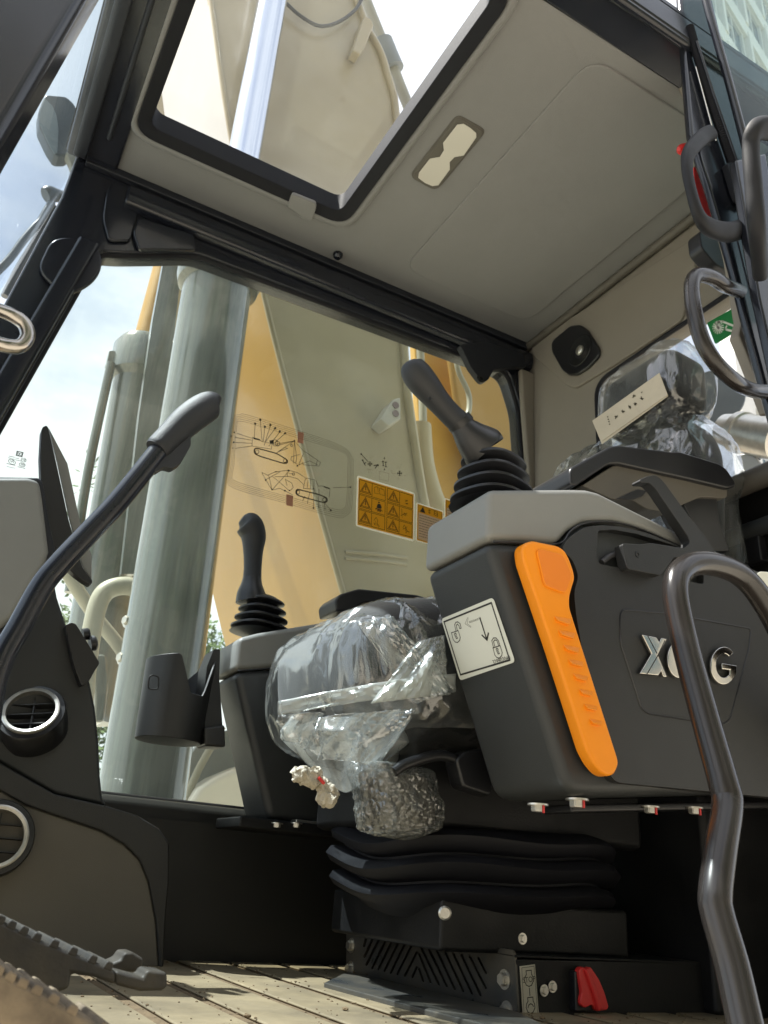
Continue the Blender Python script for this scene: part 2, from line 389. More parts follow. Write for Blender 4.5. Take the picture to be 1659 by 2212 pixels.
# front glass, near pillar, front roof rail
prism('windshield', [(-.015, .74, 1.585), (-.015, 1.62, 1.585), (-.245, 1.62, .2), (-.245, .74, .2)], Vector((-.005, 0, .001)), m_winf, cab)
def np_(z, off=0): return -.026+.124*(z-1.057)+off
prism('front_pillar', [(np_(.2), .72, .2), (np_(1.66), .72, 1.66), (np_(1.66, -.20), .72, 1.66), (np_(.2, -.20), .72, .2)], (0, -.07, 0), m_frame, cab, .014)
tube('pillar_seal', [(np_(z, -.022), .716, z) for z in (.3, .7, 1.1, 1.6)], .010, m_rub, cab, 10, 4)
tube('pillar_edge', [(np_(z, -.075), .65, z) for z in (.3, .7, 1.1, 1.6)], .009, m_frame, cab, 10, 4)
prism('front_pillar_inner', [(ap(.2, -.004), 1.6, .2), (ap(1.38, -.004), 1.6, 1.38), (ap(1.38, -.05), 1.6, 1.38), (ap(.2, -.05), 1.6, .2)], (0, -.02, 0), m_frame, cab, .008)
prism('front_roof_rail', [(-.045, .70, 1.592), (.068, .70, 1.592), (.068, 1.6, 1.592), (-.045, 1.6, 1.592)], (0, 0, .07), m_frame, cab, .008)
prism('front_roof_rail', [(-.03, .74, 1.592), (.0, .74, 1.592), (.0, 1.58, 1.592), (-.03, 1.58, 1.592)], (0, 0, -.014), m_frame2, cab, .005)
tube('wiring_cover', [(.03, .76, 1.591), (.03, 1.2, 1.591), (.032, 1.5, 1.591)], .006, m_frame2, cab, 10, 3)
prism('side_roof_rail', [(-.1, .766, 1.60), (1.33, .766, 1.60), (1.33, .68, 1.60), (-.1, .68, 1.60)], (0, 0, .065), m_frame, cab, .008)
tube('roof_rail_edge', [(-.1, .69, 1.597), (.6, .69, 1.597), (1.3, .69, 1.597)], .009, m_frame, cab, 12, 2)
# headliner with hatch
hole = rnd([(.101, .80, 1.6), (.562, .80, 1.6), (.562, 1.427, 1.6), (.101, 1.427, 1.6)], .028, 6)
def grow(d, z, r=.03): return rnd([(.101-d, .80-d, z), (.562+d, .80-d, z), (.562+d, 1.427+d, z), (.101-d, 1.427+d, z)], r, 6)
holed('headliner', [(.06, .762, 1.603), (1.285, .762, 1.603), (1.285, 1.6, 1.603), (.06, 1.6, 1.603)], [grow(.004, 1.603)], (0, 0, .045), m_liner, cab)
holed('hatch_seal', grow(.028, 1.592, .05), [hole], (0, 0, .05), m_rub, cab, .006)
tube('headliner_lip', grow(.037, 1.603, .055), .011, m_liner, cab, 8, 0, True)
hp = prism('hatch_glass', grow(.02, 1.655, .03), (0, 0, .005), m_hatch, cab)
prism('headliner_panel', rnd([(.79, .80, 1.604), (1.19, .80, 1.604), (1.19, 1.51, 1.604), (.79, 1.51, 1.604)], .05, 6), (0, 0, -.0055), m_liner, cab, .0054, 6)
holed('roof_skin', [(-.05, .68, 1.662), (1.34, .68, 1.662), (1.34, 1.66, 1.662), (-.05, 1.66, 1.662)], [grow(.03, 1.662)], (0, 0, .01), m_frame, cab)
prism('hatch_latch', rnd(L([(628, 425), (632, 420), (682, 440), (683, 450), (674, 478), (655, 476), (640, 460), (620, 448)], Z=1.588), .006), (0, 0, .01), m_liner, cab, .003)
lathe('hook', P(730, 549, Z=1.60), (0, 0, -1), [(0, .013), (.008, .012), (.014, .007)], m_frame, cab, 12)
fr = cv(540, 0, .35807, [(1265, 703), (1400, 778), (1408, 800), (1140, 1125), (1105, 1136), (985, 1070), (982, 1045), (1240, 712)])
dl = prism('dome_light', rnd(L(fr, Z=1.603), .008), (0, 0, -.006), m_dashg, cab, .0035)
ln_ = cv(540, 0, .35807, [(1250, 750), (1290, 745), (1330, 770), (1365, 800), (1366, 826), (1290, 935), (1235, 945), (1205, 975), (1206, 1020), (1137, 1115), (1100, 1120), (1055, 1100), (1015, 1070), (1020, 1040), (1085, 955), (1145, 945), (1170, 905), (1165, 860)])
prism('lens', L(ln_, Z=1.5965), (0, 0, -.002), m_lens, dl, .0008)
tube('trim_line', rnd(L(fr, Z=1.6025), .01), .0028, m_dashg, dl, 8, 0, True)
# rear wall
win = rnd([(1.27, .80, .894), (1.27, 1.335, .894), (1.27, 1.335, 1.335), (1.27, .80, 1.343)], .05, 6)
holed('rear_wall', [(1.27, .68, .87), (1.27, 1.62, .87), (1.27, 1.62, 1.64), (1.27, .68, 1.64)], [win], (.05, 0, 0), m_cream, cab, .006)
tube('rear_window_seal', [p+Vector((.002, 0, 0)) for p in win], .006, m_rub, cab, 8, 0, True)
prism('rear_window', [(1.295, .75, .86), (1.295, 1.37, .86), (1.295, 1.37, 1.37), (1.295, .75, 1.37)], (.005, 0, 0), m_hatch, cab)
prism('rear_lower_panel', [(1.262, .66, -.05), (1.262, 1.62, -.05), (1.262, 1.62, .868), (1.262, .66, .868)], (.05, 0, 0), mat('matte black trim', (.007, .007, .007), .85, spec=.15), cab, .004)
tube('rear_ledge', [(1.235, .66, .868), (1.235, 1.1, .872), (1.235, 1.6, .872)], .022, m_dashg, cab, 14, 2)
tube('rear_ledge', [(1.245, .66, .775), (1.245, 1.6, .79)], .016, m_plas2, cab, 14, 0)
box('rear_pocket', P(1632, 1190, X=1.25), (.02, .035, .05), m_black, cab, .003)
tube('corner_cove', [(1.258, .77, 1.592), (1.258, 1.2, 1.592), (1.258, 1.6, 1.592)], .012, m_dashg, cab, 10, 2)
prism('corner_trim', [(1.225, 1.599, 1.50), (1.272, 1.599, 1.50), (1.272, 1.599, .5), (1.255, 1.599, .5), (1.250, 1.599, 1.17), (1.232, 1.599, 1.385)], (0, -.02, 0), m_cream, cab, .006)
sp = rnd(L([(1147, 742), (1152, 770), (1226, 834), (1243, 838), (1325, 788), (1470, 692), (1500, 600), (1500, 512)], X=1.262), .012)
prism('speaker_panel', sp, (.012, 0, 0), m_cream, cab, .005)
sq = cv(1065, 540, .35807, [(365, 575), (380, 545), (480, 462), (540, 457), (585, 490), (655, 600), (655, 645), (590, 715), (520, 762), (470, 762), (430, 730), (368, 620)])
spk = prism('speaker', rnd(L(sq, X=1.262), .01, 5), (-.010, 0, 0), m_black, cab, .006)
c = P(1253, 757, X=1.250)
lathe('cone', c, (-1, 0, 0), [(0, .044), (.002, .042), (.001, .036), (-.002, .022)], m_dark, spk, 36, caps=False)
lathe('cone_cap', c, (-1, 0, 0), [(0, .014), (.004, .013), (.007, .008), (.008, .002)], m_bolt, spk, 24)
# lower side trim
sect('sill_trim', [(1.6, .0), (1.6, .247), (1.535, .247), (1.525, .235), (1.525, .0)], -.2, 1.26, m_plas, .005)
prism('lower_trim', [(.36, 1.5, .0), (.36, 1.5, .214), (1.26, 1.5, .222), (1.26, 1.5, .0)], (0, .026, 0), m_plas, cab, .0)
# floor with raised strips
box('floor_plate', (.4, 1.08, -.02), (1.9, 1.05, .04), m_dirt, cab, .002)
for i in range(14):
    x = -.17+i*.0905
    prism('floor_strip', [(x, .60, .0), (x+.072, .60, .0), (x+.068, 1.49, .0), (x-.004, 1.49, .0)], (0, 0, .004), m_floor, cab, .0015, 1)
def ddebris():
    bm = bmesh.new()
    for i in range(1500):
        gx = -.17+random.randrange(14)*.0905
        x = gx+.08+random.gauss(0, .010) if random.random() < .65 else random.uniform(0, 1.2); y = random.uniform(.6, 1.48)
        r = random.choice((.0006, .0008, .001, .0012, .0018)) if random.random() < .985 else .0035; q = bmesh.ops.create_icosphere(bm, subdivisions=1, radius=r)
        for v in q['verts']: v.co = Vector((v.co.x*random.uniform(.7, 1.5), v.co.y*random.uniform(.7, 1.5), v.co.z*.6))+Vector((x, y, .0045 if r < .002 else .006))
    return bm
o = link('dirt_crumbs', fin(ddebris(), False), m_dirt, cab); o['kind'] = 'stuff'
o = link('floor_clod', None or fin((lambda b: (bmesh.ops.create_icosphere(b, subdivisions=3, radius=.009), [setattr(v, 'co', v.co*(1+.5*noise.noise(v.co*150))) for v in b.verts], b)[-1])(bmesh.new())), m_dirt, cab, P(568, 2068, Z=.008))
# near rear pillar of the door opening, its liner and seals
pl_ = [(1469, -40), (1476, 60), (1480, 120), (1494, 286), (1533, 400), (1575, 540), (1593, 604), (1609, 669), (1652, 826), (1700, 1000)]
pr_ = [(1905, 1000), (1775, 700), (1672, 480), (1648, 400), (1604, 250), (1572, 130), (1540, 0), (1532, -40)]
prism('door_pillar', L(pl_+pr_, Y=.69), (0, .016, 0), m_frame, cab, .006)
prism('pillar_liner', L([(1462, 186), (1472, 174), (1500, 240), (1520, 350), (1545, 440), (1600, 560), (1660, 800), (1690, 900), (1640, 900), (1585, 760), (1574, 735), (1583, 700), (1560, 560), (1528, 440), (1512, 344), (1504, 286)], Y=.765), (0, -.02, 0), m_cream, cab, .003)
seal_pts = L([(1490, 60), (1515, 150), (1546, 250), (1580, 350), (1596, 410)], Y=.68)
tube('door_seal', seal_pts, .0065, m_rub, cab, 10, 6)
bm = bmesh.new()
sp2 = catm(seal_pts, 22)
for i in range(0, len(sp2)-1):
    t = (sp2[i+1]-sp2[i]).normalized(); q = bmesh.ops.create_cone(bm, cap_ends=True, segments=10, radius1=.0082, radius2=.0082, depth=.0022)
    bmesh.ops.transform(bm, matrix=Matrix.Translation(sp2[i]) @ t.to_track_quat('Z', 'Y').to_matrix().to_4x4(), verts=q['verts'])
o = link('seal_ribs', fin(bm), m_rub, cab); o['kind'] = 'stuff'
tube('trim_bead', L([(1503, 145), (1518, 200), (1532, 252), (1547, 305)], Y=.684), .0018, m_chrome, cab, 8, 4)
tube('trim_bead', L([(1505, 90), (1540, 200), (1575, 300), (1600, 372)], Y=.672), .003, m_frame, cab, 8, 4)
tube('trim_bead', L([(1588, 500), (1610, 590), (1632, 680), (1660, 800)], Y=.684), .0015, m_frame, cab, 8, 4)
prism('lock_plate', rnd(L([(1571, 352), (1580, 350), (1592, 346), (1622, 335), (1640, 400), (1616, 440), (1596, 428), (1588, 410)], Y=.676), .003), (0, .012, 0), m_frame2, cab, .003)
prism('door_sill', [(-.3, .60, -.06), (1.3, .60, -.06), (1.3, .66, -.06), (-.3, .66, -.06)], (0, 0, .055), m_frame, cab, .006)

# ================================================================== NEAR CONTROL CONSOLE
YC = .76
con = thing('control_console', 'near dark grey control console with orange lock lever and chrome letters, beside the seat', 'control console', (.8, .84, .22))
low = L([(1229, 1150), (1261, 1132), (1324, 1130), (1387, 1147), (1460, 1180), (1620, 1262), (1760, 1335)], Y=YC)
front_top = P(1060, 1172, Y=YC); ft = Vector((.538, YC, front_top.z))
body = [ft, P(1205, 1177, Y=YC)]+low+[Vector((1.22, YC, .310)), Vector((.70, YC, .246)), Vector((.655, YC, .243))]
prism('lower_body', rnd(body, .02, 4, (len(body)-1,)), (0, .145, 0), m_plas2, con, .013, 4)
cov = L([(1061, 1059), (1240, 1056), (1268, 1057), (1292, 1063), (1324, 1079), (1428, 1131), (1660, 1243), (1800, 1312), (1790, 1345), (1620, 1260), (1460, 1178), (1387, 1145), (1324, 1128), (1261, 1130), (1229, 1148), (1205, 1175), (1063, 1170)], Y=YC)
cov[0].x = ft.x; cov[-1].x = ft.x-.001
cov = [p+Vector((0, -.002, .0005)) for p in cov]
prism('top_cover', cov, (0, .149, 0), m_cover, con, .010, 4)
tube('cover_gap', [p+Vector((.0005, -.0025, 0)) for p in L([(1063, 1171), (1130, 1174), (1205, 1176), (1229, 1149), (1261, 1131), (1324, 1129), (1387, 1146), (1460, 1179), (1620, 1261)], Y=YC)], .0016, m_black, con, 6, 4)
YS = .748
spo = L([(1212, 1185), (1230, 1160), (1262, 1139), (1300, 1134), (1345, 1138), (1400, 1152), (1500, 1192), (1640, 1262), (1800, 1340), (1830, 1738), (1330, 1690), (1300, 1650), (1245, 1330), (1240, 1280), (1250, 1245), (1238, 1210)], Y=YS)
pocket = rnd(L([(1292, 1146), (1324, 1144), (1375, 1153), (1450, 1176), (1520, 1205), (1520, 1262), (1428, 1243), (1295, 1218), (1287, 1200)], Y=YS), .004, 3)
holed('side_panel', rnd(spo, .008, 3), [pocket], (0, .018, 0), m_plas, con, .004)
prism('pocket_back', L([(1280, 1135), (1530, 1180), (1530, 1270), (1280, 1225)], Y=YS+.014), (0, .002, 0), m_black, con)
tube('pocket_cable', L([(1300, 1215), (1320, 1200), (1345, 1196), (1365, 1205)], Y=YS+.008), .004, m_cable, con, 8, 4)
tube('emblem_groove', rnd(L([(1339, 1330), (1345, 1317), (1441, 1325), (1622, 1358), (1618, 1400), (1577, 1555), (1560, 1566), (1398, 1541), (1386, 1530), (1341, 1390)], Y=YS), .006, 4), .0013, m_black, con, 6, 0, True)
# emblem letters
def em(pts): return L(cv(1361, 1339, .1562, pts), Y=YS-.0015)
lets = {
 'letter_x': [(130, 212), (330, 250), (370, 320), (397, 257), (478, 272), (360, 498), (487, 796), (425, 797), (398, 712), (357, 778), (100, 752), (262, 478)],
 'letter_c': circ(652, 552, 168, 262, 26, 0, 52, 308)+circ(652, 552, 52, 98, 14, 0, 300, 60),
 'letter_m': [(792, 845), (782, 330), (812, 335), (850, 540), (890, 345), (925, 350), (950, 865), (918, 862), (900, 560), (865, 760), (848, 757), (815, 545), (822, 850)],
 'letter_g': circ(1262, 640, 182, 262, 26, 0, 42, 318)+circ(1262, 640, 110, 165, 14, 0, 312, 75)+[(1340, 760), (1345, 700), (1235, 690), (1232, 605), (1440, 640), (1432, 760)],
}
for nm, pts in lets.items():
    prism(nm, em(pts), (0, -.005, 0), m_chrome, con, .0012, 2)
strokes('letter_split', [em([(190, 765), (345, 500), (440, 300)]), em([(200, 225), (330, 470)]), em([(350, 500), (470, 790)])], YN, .0012, m_ink, con).location += Vector((0, -.0052, 0))
# lock lever
YL = .735
lv = cv(1065, 1080, .35807, [(180, 290), (196, 258), (240, 242), (400, 275), (440, 305), (470, 365), (495, 440), (498, 480), (480, 535), (467, 590), (468, 650)])+[(1337, 1640), (1338, 1652), (1330, 1672), (1316, 1677), (1300, 1669), (1283, 1648), (1268, 1620), (1200, 1410), (1133, 1212)]
lev = prism('lock_lever', rnd(L(lv, Y=YL), .004, 2), (0, .020, 0), m_orange, con, .006, 4)
def z3(p): return L(cv(1065, 1080, .35807, p), Y=YL-.001)
prism('inset_pad', rnd(z3([(264, 312), (285, 300), (405, 330), (425, 347), (466, 440), (465, 475), (435, 553), (418, 556), (320, 520), (308, 500)]), .004), (0, -.0014, 0), m_orange2, lev, .0007)
tube('pad_edge', rnd(z3([(264, 312), (285, 300), (405, 330), (425, 347), (466, 440), (465, 475), (435, 553), (418, 556), (320, 520), (308, 500)]), .004), .0011, m_orange, lev, 6, 0, True)
for (x, y) in ((370, 697), (395, 782), (425, 870), (455, 957), (485, 1045), (520, 1137), (550, 1227), (583, 1317)):
    w = 1.15-.30*(y-697)/620
    q = z3([(x, y), (x+95*w, y+18*w), (x+72*w, y+52*w), (x+12, y+34)])
    bm = bmesh.new(); v = [bm.verts.new(p+Vector((0, dy, 0))) for p, dy in zip(q, (.0008, .0008, -.0035, -.0035))]
    b = [bm.verts.new(p+Vector((0, .003, 0))) for p in q]
    bm.faces.new(v); [bm.faces.new((v[i], v[(i+1) % 4], b[(i+1) % 4], b[i])) for i in range(4)]
    bevel(link('grip_ridge', fin(bm), m_orange, lev), .0006, 2)
for y in (1218, 1246):
    box('lever_clip', P(1127, y-20, Y=YC-.004), (.006, .012, .010), m_black, con, .001)
# sticker on the raked front face
o1 = P(918, 1240, Y=.90); fb = Vector((.655, YC, .243))
fo = ft+Vector((-.0012, 0, 0)); fn = (fb-ft).cross(Vector((0, 1, 0))).normalized()
if fn.x > 0: fn = -fn
def st(p, lift=0): return [Pl(x, y, fo+fn*(.0004+lift), fn) for x, y in cv(939.7, 1274.5, .11067, p)]
stk = prism('lock_sticker', rnd(st([(120, 565), (1130, 143), (1565, 1405), (485, 1770)]), .006, 5), -fn*.0004, m_sticker, con)
stk['label'] = 'white sticker with two padlocks and arrows'
bk = []
strokes('frame_print', [st([(175, 622), (1098, 250), (1458, 1368), (498, 1655)], .0003)], fn, .0022, m_ink, stk, True)
def lock(cx, cy, s, opened):
    u = []
    B = [(-80, 5), (52, -38), (92, 90), (82, 150), (40, 195), (-8, 185), (-45, 140)]
    u.append(st([(cx+a*s, cy+b*s) for a, b in B+[B[0]]], .0003))
    if opened: sh = [[(8, -30), (-18, -150), (5, -200), (45, -208), (90, -170), (110, -85), (80, -80), (70, -125), (40, -165), (15, -140), (35, -38)]]
    else: sh = [[(-70, 0), (-102, -130), (-70, -180), (-20, -180), (20, -130), (50, -38)], [(-42, -8), (-70, -110), (-50, -140), (-15, -140), (5, -100), (25, -30)]]
    for q in sh: u.append(st([(cx+a*s, cy+b*s) for a, b in q], .0003))
    u.append(st([(cx+a*s, cy+b*s) for a, b in [(-12, 60), (-22, 30), (-5, 10), (15, 28), (8, 58), (40, 108), (15, 118), (-12, 60)]], .0003))
    return u
strokes('padlock_print', lock(400, 830, 1, True), fn, .0011, m_ink, stk); strokes('padlock_print', lock(1215, 1125, 1.05, False), fn, .0011, m_ink, stk)
strokes('arrow_print', [st([(880, 560), (1005, 950)], .0003), st([(920, 885), (1012, 975), (1040, 845)], .0003)], fn, .0022, m_ink, stk)
strokes('dotted_arrow_print', [st([(635, 540), (585, 660), (695, 730), (700, 712), (625, 655), (648, 545), (635, 540)], .0003)]+[st([(x, y), (x+24, y-7), (x+29, y+18), (x+5, y+25), (x, y)], .0003) for x, y in ((665, 615), (702, 603), (740, 590), (778, 577), (815, 562))]+[st(circ(873, 548, 18, 20, 10), .0003)], fn, .0004, m_ink, stk)
a_, b_ = st([(1200, 1400), (1390, 1345)], .0004); c_ = st([(1280, 1300)], .0004)[0]
text('number_print', '329902040', (a_+b_)/2, b_-a_, c_-a_, .0078, m_ink, stk)
# armrest and its arm
zz = lambda p: cv(1134, 950.5, .3164, p)
arm = prism('armrest_pad', rnd(L(zz([(308, 205), (325, 180), (580, 42), (640, 33), (1000, 76), (1060, 76), (1330, 158), (1380, 195), (1440, 285), (1442, 315), (1392, 332), (1100, 262), (640, 160), (570, 165), (345, 318), (312, 302)]), Y=.785), .006), (0, .10, 0), m_black, con, .009, 4)
prism('armrest_shell', rnd(L(zz([(390, 310), (600, 175), (740, 180), (1385, 300), (1380, 395), (1200, 388), (1080, 440), (980, 495), (830, 470), (740, 412), (600, 405)]), Y=.793), .006), (0, .078, 0), m_dashg, con, .006, 3)
prism('shell_grille', L(zz([(625, 400), (770, 335), (840, 345), (800, 385), (740, 408)]), Y=.7915), (0, .004, 0), m_black, con, .001)
prism('armrest_post', rnd(L(zz([(1080, 430), (1130, 400), (1310, 390), (1330, 560), (1400, 760), (1250, 760), (1180, 620)]), Y=.80), .006), (0, .05, 0), m_black, con, .005)
prism('armrest_arm', rnd(L(zz([(782, 272), (830, 248), (885, 237), (925, 258), (960, 300), (1110, 505), (1230, 655), (1300, 765), (1312, 825), (1180, 812), (1020, 800), (930, 925), (700, 880), (665, 705), (800, 712), (862, 702), (1085, 738), (1128, 700), (1112, 655), (890, 330), (850, 292), (790, 290)]), Y=.735), .004, 3), (0, .016, 0), m_plas, con, .004, 3)
lathe('arm_screw', P(*zz([(768, 782)])[0], Y=.735), YN, [(-.001, .0045), (.0008, .004), (.0008, .002), (-.0005, .0015)], m_black, con, 16)
# joystick
YJ = .835
J = lambda p: [P(x, y, Y=YJ) for x, y in p]
tube('grip', J([(885, 782), (889, 790), (900, 808), (920, 834), (948, 868), (975, 897), (998, 918)]), [.009, .0175, .0215, .0212, .0176, .0168, .0180], m_soft, con, 28, 8, flat=(1, .95))
b0 = P(884, 786, Y=YJ)
tube('grip_collar', J([(990, 909), (1001, 921)]), .0186, m_black, con, 28, 0)
tube('joystick_boot', J([(998, 917), (1004, 927), (1018, 944), (1034, 960), (1044, 969), (1047, 973)]), [.0165, .0190, .0245, .0300, .0318, .0290], m_black, con, 32, 6, power=.85)
lathe('grip_screw', P(928, 861, Y=YJ-.0197), YN, [(0, .0028), (.0006, .0026), (.0006, .0014), (-.0008, .001)], m_black, con, 12)
def bellows(c, n_, r0, r1, h, parent, seed=0):
    prof = [(-.004, r1*1.02)]
    for i in range(n_):
        t = i/(n_-1); r = r1+(r0-r1)*t; z = h*i
        prof += [(z, r*.66), (z+h*.20, r*.955), (z+h*.27, r), (z+h*.44, r), (z+h*.52, r*.96), (z+h*.93, r*.64)]
    prof += [(h*n_, r0*.6)]
    return lathe('joystick_bellows', c, (0, 0, 1), prof, m_black, parent, 48, .92, .78, up=(.94, .3, 0), ang=.9)
cb = P(1066, 1094, Y=YJ)
bellows(cb+Vector((.002, .004, 0)), 4, .0445, .057, .0198, con)
# bolts under the console, on the seat carrier rail
prism('carrier_rail', [(.72, .83, .242), (1.2, .83, .296), (1.2, .83, .286), (.72, .83, .232)], (0, .06, 0), m_black, con, .003)
for x, y, s in ((1162, 1746, 1.0), (1247, 1736, 1.15), (1405, 1750, .95), (1500, 1752, .95)):
    q = P(x, y, Y=.785)
    bo = bolt(q, (0, 0, -1), con, .95*s)
    box('paint_mark', (q.x+.001, q.y-.0086*s, q.z-.001), (.002, .002, .0085), m_redpaint, con, 0)

# ================================================================== FAR CONTROL CONSOLE
YF = 1.36
con2 = thing('control_console', 'far control console under the side window with upright black joystick', 'control console', (.6, 1.42, .22))
tf = P(516, 1377, Y=YF); xf = tf.x
cov2 = [tf]+L([(560, 1366), (690, 1345), (900, 1310)], Y=YF)+[P(900, 1420, Y=YF)]+L([(573, 1444), (512, 1449)], Y=YF)
cov2[-1].x = xf+.001
prism('top_cover', cov2, (0, .115, 0), m_cover, con2, .010, 4)
bd2 = L([(512, 1449.5), (573, 1445), (900, 1421)], Y=YF)
bd2[0].x = xf+.002
bd2 += [Vector((.95, YF, .235)), Vector((.536, YF, .222))]
prism('lower_body', [p+Vector((.001, .001, -.001)) for p in bd2], (0, .112, 0), m_plas2, con2, .013, 4)
tube('cover_gap', [p+Vector((0, -.0005, 0)) for p in L([(513, 1449), (573, 1444.5), (720, 1434)], Y=YF)], .0014, m_black, con2, 6, 0)
YK = 1.42
K = lambda p: [P(x, y, Y=YK) for x, y in p]
tube('grip', K([(522, 1121), (535, 1131), (547, 1155), (547, 1190), (546, 1225), (545, 1248)]), [.010, .0255, .0245, .0190, .0168, .0172], m_soft, con2, 24, 8)
tube('joystick_boot', K([(545, 1248), (544, 1262), (543, 1282), (544, 1300)]), [.0165, .0190, .0255, .0290], m_black, con2, 24, 5, power=.85)
bellows(P(561, 1362, Y=YK)+Vector((0, 0, -.002)), 4, .038, .052, .0165, con2)
prism('armrest_pad', rnd(L([(724, 1296), (735, 1283), (775, 1271), (900, 1284), (960, 1300), (960, 1316), (790, 1300), (755, 1318), (727, 1320)], Y=1.40), .006), (0, .08, 0), m_black, con2, .008)
prism('armrest_shell', rnd(L([(750, 1312), (790, 1296), (960, 1312), (960, 1350), (760, 1335)], Y=1.405), .005), (0, .07, 0), m_cream, con2, .005)
prism('carrier_rail', [(.48, 1.34, .222), (.80, 1.34, .222), (.80, 1.34, .205), (.48, 1.34, .205)], (0, .12, 0), m_dark, con2, .003)
for x in (598, 640): bolt(P(x, 1783, Y=1.34), (0, 0, -1), con2, .8)
box('rail_plate', P(690, 1783, Y=1.36), (.10, .03, .010), m_bolt, con2, .002)
# cup holder
def zc(p): return cv(129.6, 1323, .2148, p)
cup = thing('cup_holder', 'black plastic cup holder with notched rim hung on the far console', 'cup holder', P(375, 1600, Y=1.42))
def cupmesh():
    bm = bmesh.new(); cx = P(378, 1510, Y=1.42).x; cyy = 1.42; R = .057; n = 72
    zb = P(375, 1600, Y=1.40).z
    zt = lambda py: P(375, py, Y=1.40).z
    lo = []; hi = []; lo2 = []; hi2 = []
    for i in range(n):
        a = 2*math.pi*i/n; x, y = math.cos(a), math.sin(a)
        f = (x+1)/2   # 0 front (left) .. 1 rear (right)
        if y < 0: h = np.interp(f, [0, .36, .50, .58, .80, .90, 1], [1426, 1418, 1470, 1500, 1500, 1440, 1400])
        else: h = np.interp(f, [0, .3, .5, .75, 1], [1426, 1428, 1452, 1446, 1402])
        t = zt(h); tp = 1+.04*(t-zb)/.15
        lo.append(bm.verts.new((cx+x*R*.95, cyy+y*R*.95, zb))); hi.append(bm.verts.new((cx+x*R*tp, cyy+y*R*tp, t)))
        lo2.append(bm.verts.new((cx+x*(R-.004)*.95, cyy+y*(R-.004)*.95, zb+.004))); hi2.append(bm.verts.new((cx+x*(R*tp-.004), cyy+y*(R*tp-.004), t)))
    for i in range(n):
        j = (i+1) % n
        bm.faces.new((lo[i], lo[j], hi[j], hi[i])); bm.faces.new((lo2[j], lo2[i], hi2[i], hi2[j])); bm.faces.new((hi[i], hi[j], hi2[j], hi2[i]))
    bm.faces.new(lo[::-1]); bm.faces.new(lo2)
    return fin(bm, ang=.5), [v for v in ()]
o = link('cup', cupmesh()[0], m_plas, cup); bevel(o, .0012, 2, 50)
prism('holder_flange', rnd(L([(441, 1500), (447, 1440), (462, 1402), (476, 1402), (474, 1465), (484, 1610), (443, 1605)], Y=1.40), .003), (0, .05, 0), m_plas, cup, .004)
prism('holder_foot', L([(441, 1572), (486, 1565), (488, 1614), (443, 1611)], Y=1.385), (0, .05, 0), m_plas, cup, .004)
tube('slot_bead', rnd(L([(320, 1488), (322, 1462), (330, 1458), (343, 1462), (342, 1487), (335, 1490)], Y=1.357), .004), .0012, m_black, cup, 6, 0, True)

# ================================================================== SEAT
seat = thing('operator_seat', 'black operator seat wrapped in clear crumpled plastic film on rubber bellows', 'seat', (.80, 1.13, 0))
def blob(name, c, s, e, m, parent, nu=150, nv=90, amp=0, tilt=0, freq=9, ridge=True, drape=None, seed=0, fold=0, sharp=.6):
    bm = bmesh.new(); c = Vector(c); rows = []
    pw = lambda v, p: math.copysign(abs(v)**p, v)
    Rt = Matrix.Rotation(tilt, 3, 'Y')
    for j in range(nv+1):
        v = -math.pi/2+math.pi*j/nv; row = []
        for i in range(nu):
            u = 2*math.pi*i/nu
            p = Vector((pw(math.cos(v), e[1])*pw(math.cos(u), e[0])*s[0], pw(math.cos(v), e[1])*pw(math.sin(u), e[0])*s[1], pw(math.sin(v), e[1])*s[2]))
            nrm = Vector((p.x/s[0]**2, p.y/s[1]**2, p.z/s[2]**2)).normalized()
            q = (Vector((p.x*1.25, p.y*1.25, p.z*.5)) if ridge and seed else p)*freq+Vector((seed, seed*.7, 0)); w = noise.noise_vector(q*.6)*.35
            d = 0
            if amp:
                if ridge: d = (1-abs(noise.noise(q+w))*2.6)+.45*(1-abs(noise.noise(q*2.3+w*2))*2.4)+.25*(1-abs(noise.noise(q*5.1))*2.4)+.8*noise.noise(q*.4)
                else: d = noise.noise(q)+.5*noise.noise(q*2.2)
                if fold: d += fold*(abs(math.sin(9*u+4*noise.noise(p*6)))-.5)
            p = Rt @ (p+nrm*amp*d)+c
            if drape: p = drape(p, v)
            row.append(bm.verts.new(p))
        rows.append(row)
    for a, b in zip(rows, rows[1:]):
        for i in range(nu): bm.faces.new((a[i], a[(i+1) % nu], b[(i+1) % nu], b[i]))
    bmesh.ops.remove_doubles(bm, verts=bm.verts, dist=1e-5)
    return link(name, fin(bm, ang=sharp), m, parent)
cc = Vector((.735, 1.125, .452))
blob('cushion', cc, (.262, .196, .100), (.42, .55), m_fabric, seat, 80, 40, .003, math.radians(-9), 14, False)
blob('cushion_film', cc+Vector((-.002, -.002, -.010)), (.274, .205, .112), (.42, .62), m_film, seat, 260, 130, .0062, math.radians(-11), 15, True, seed=3)
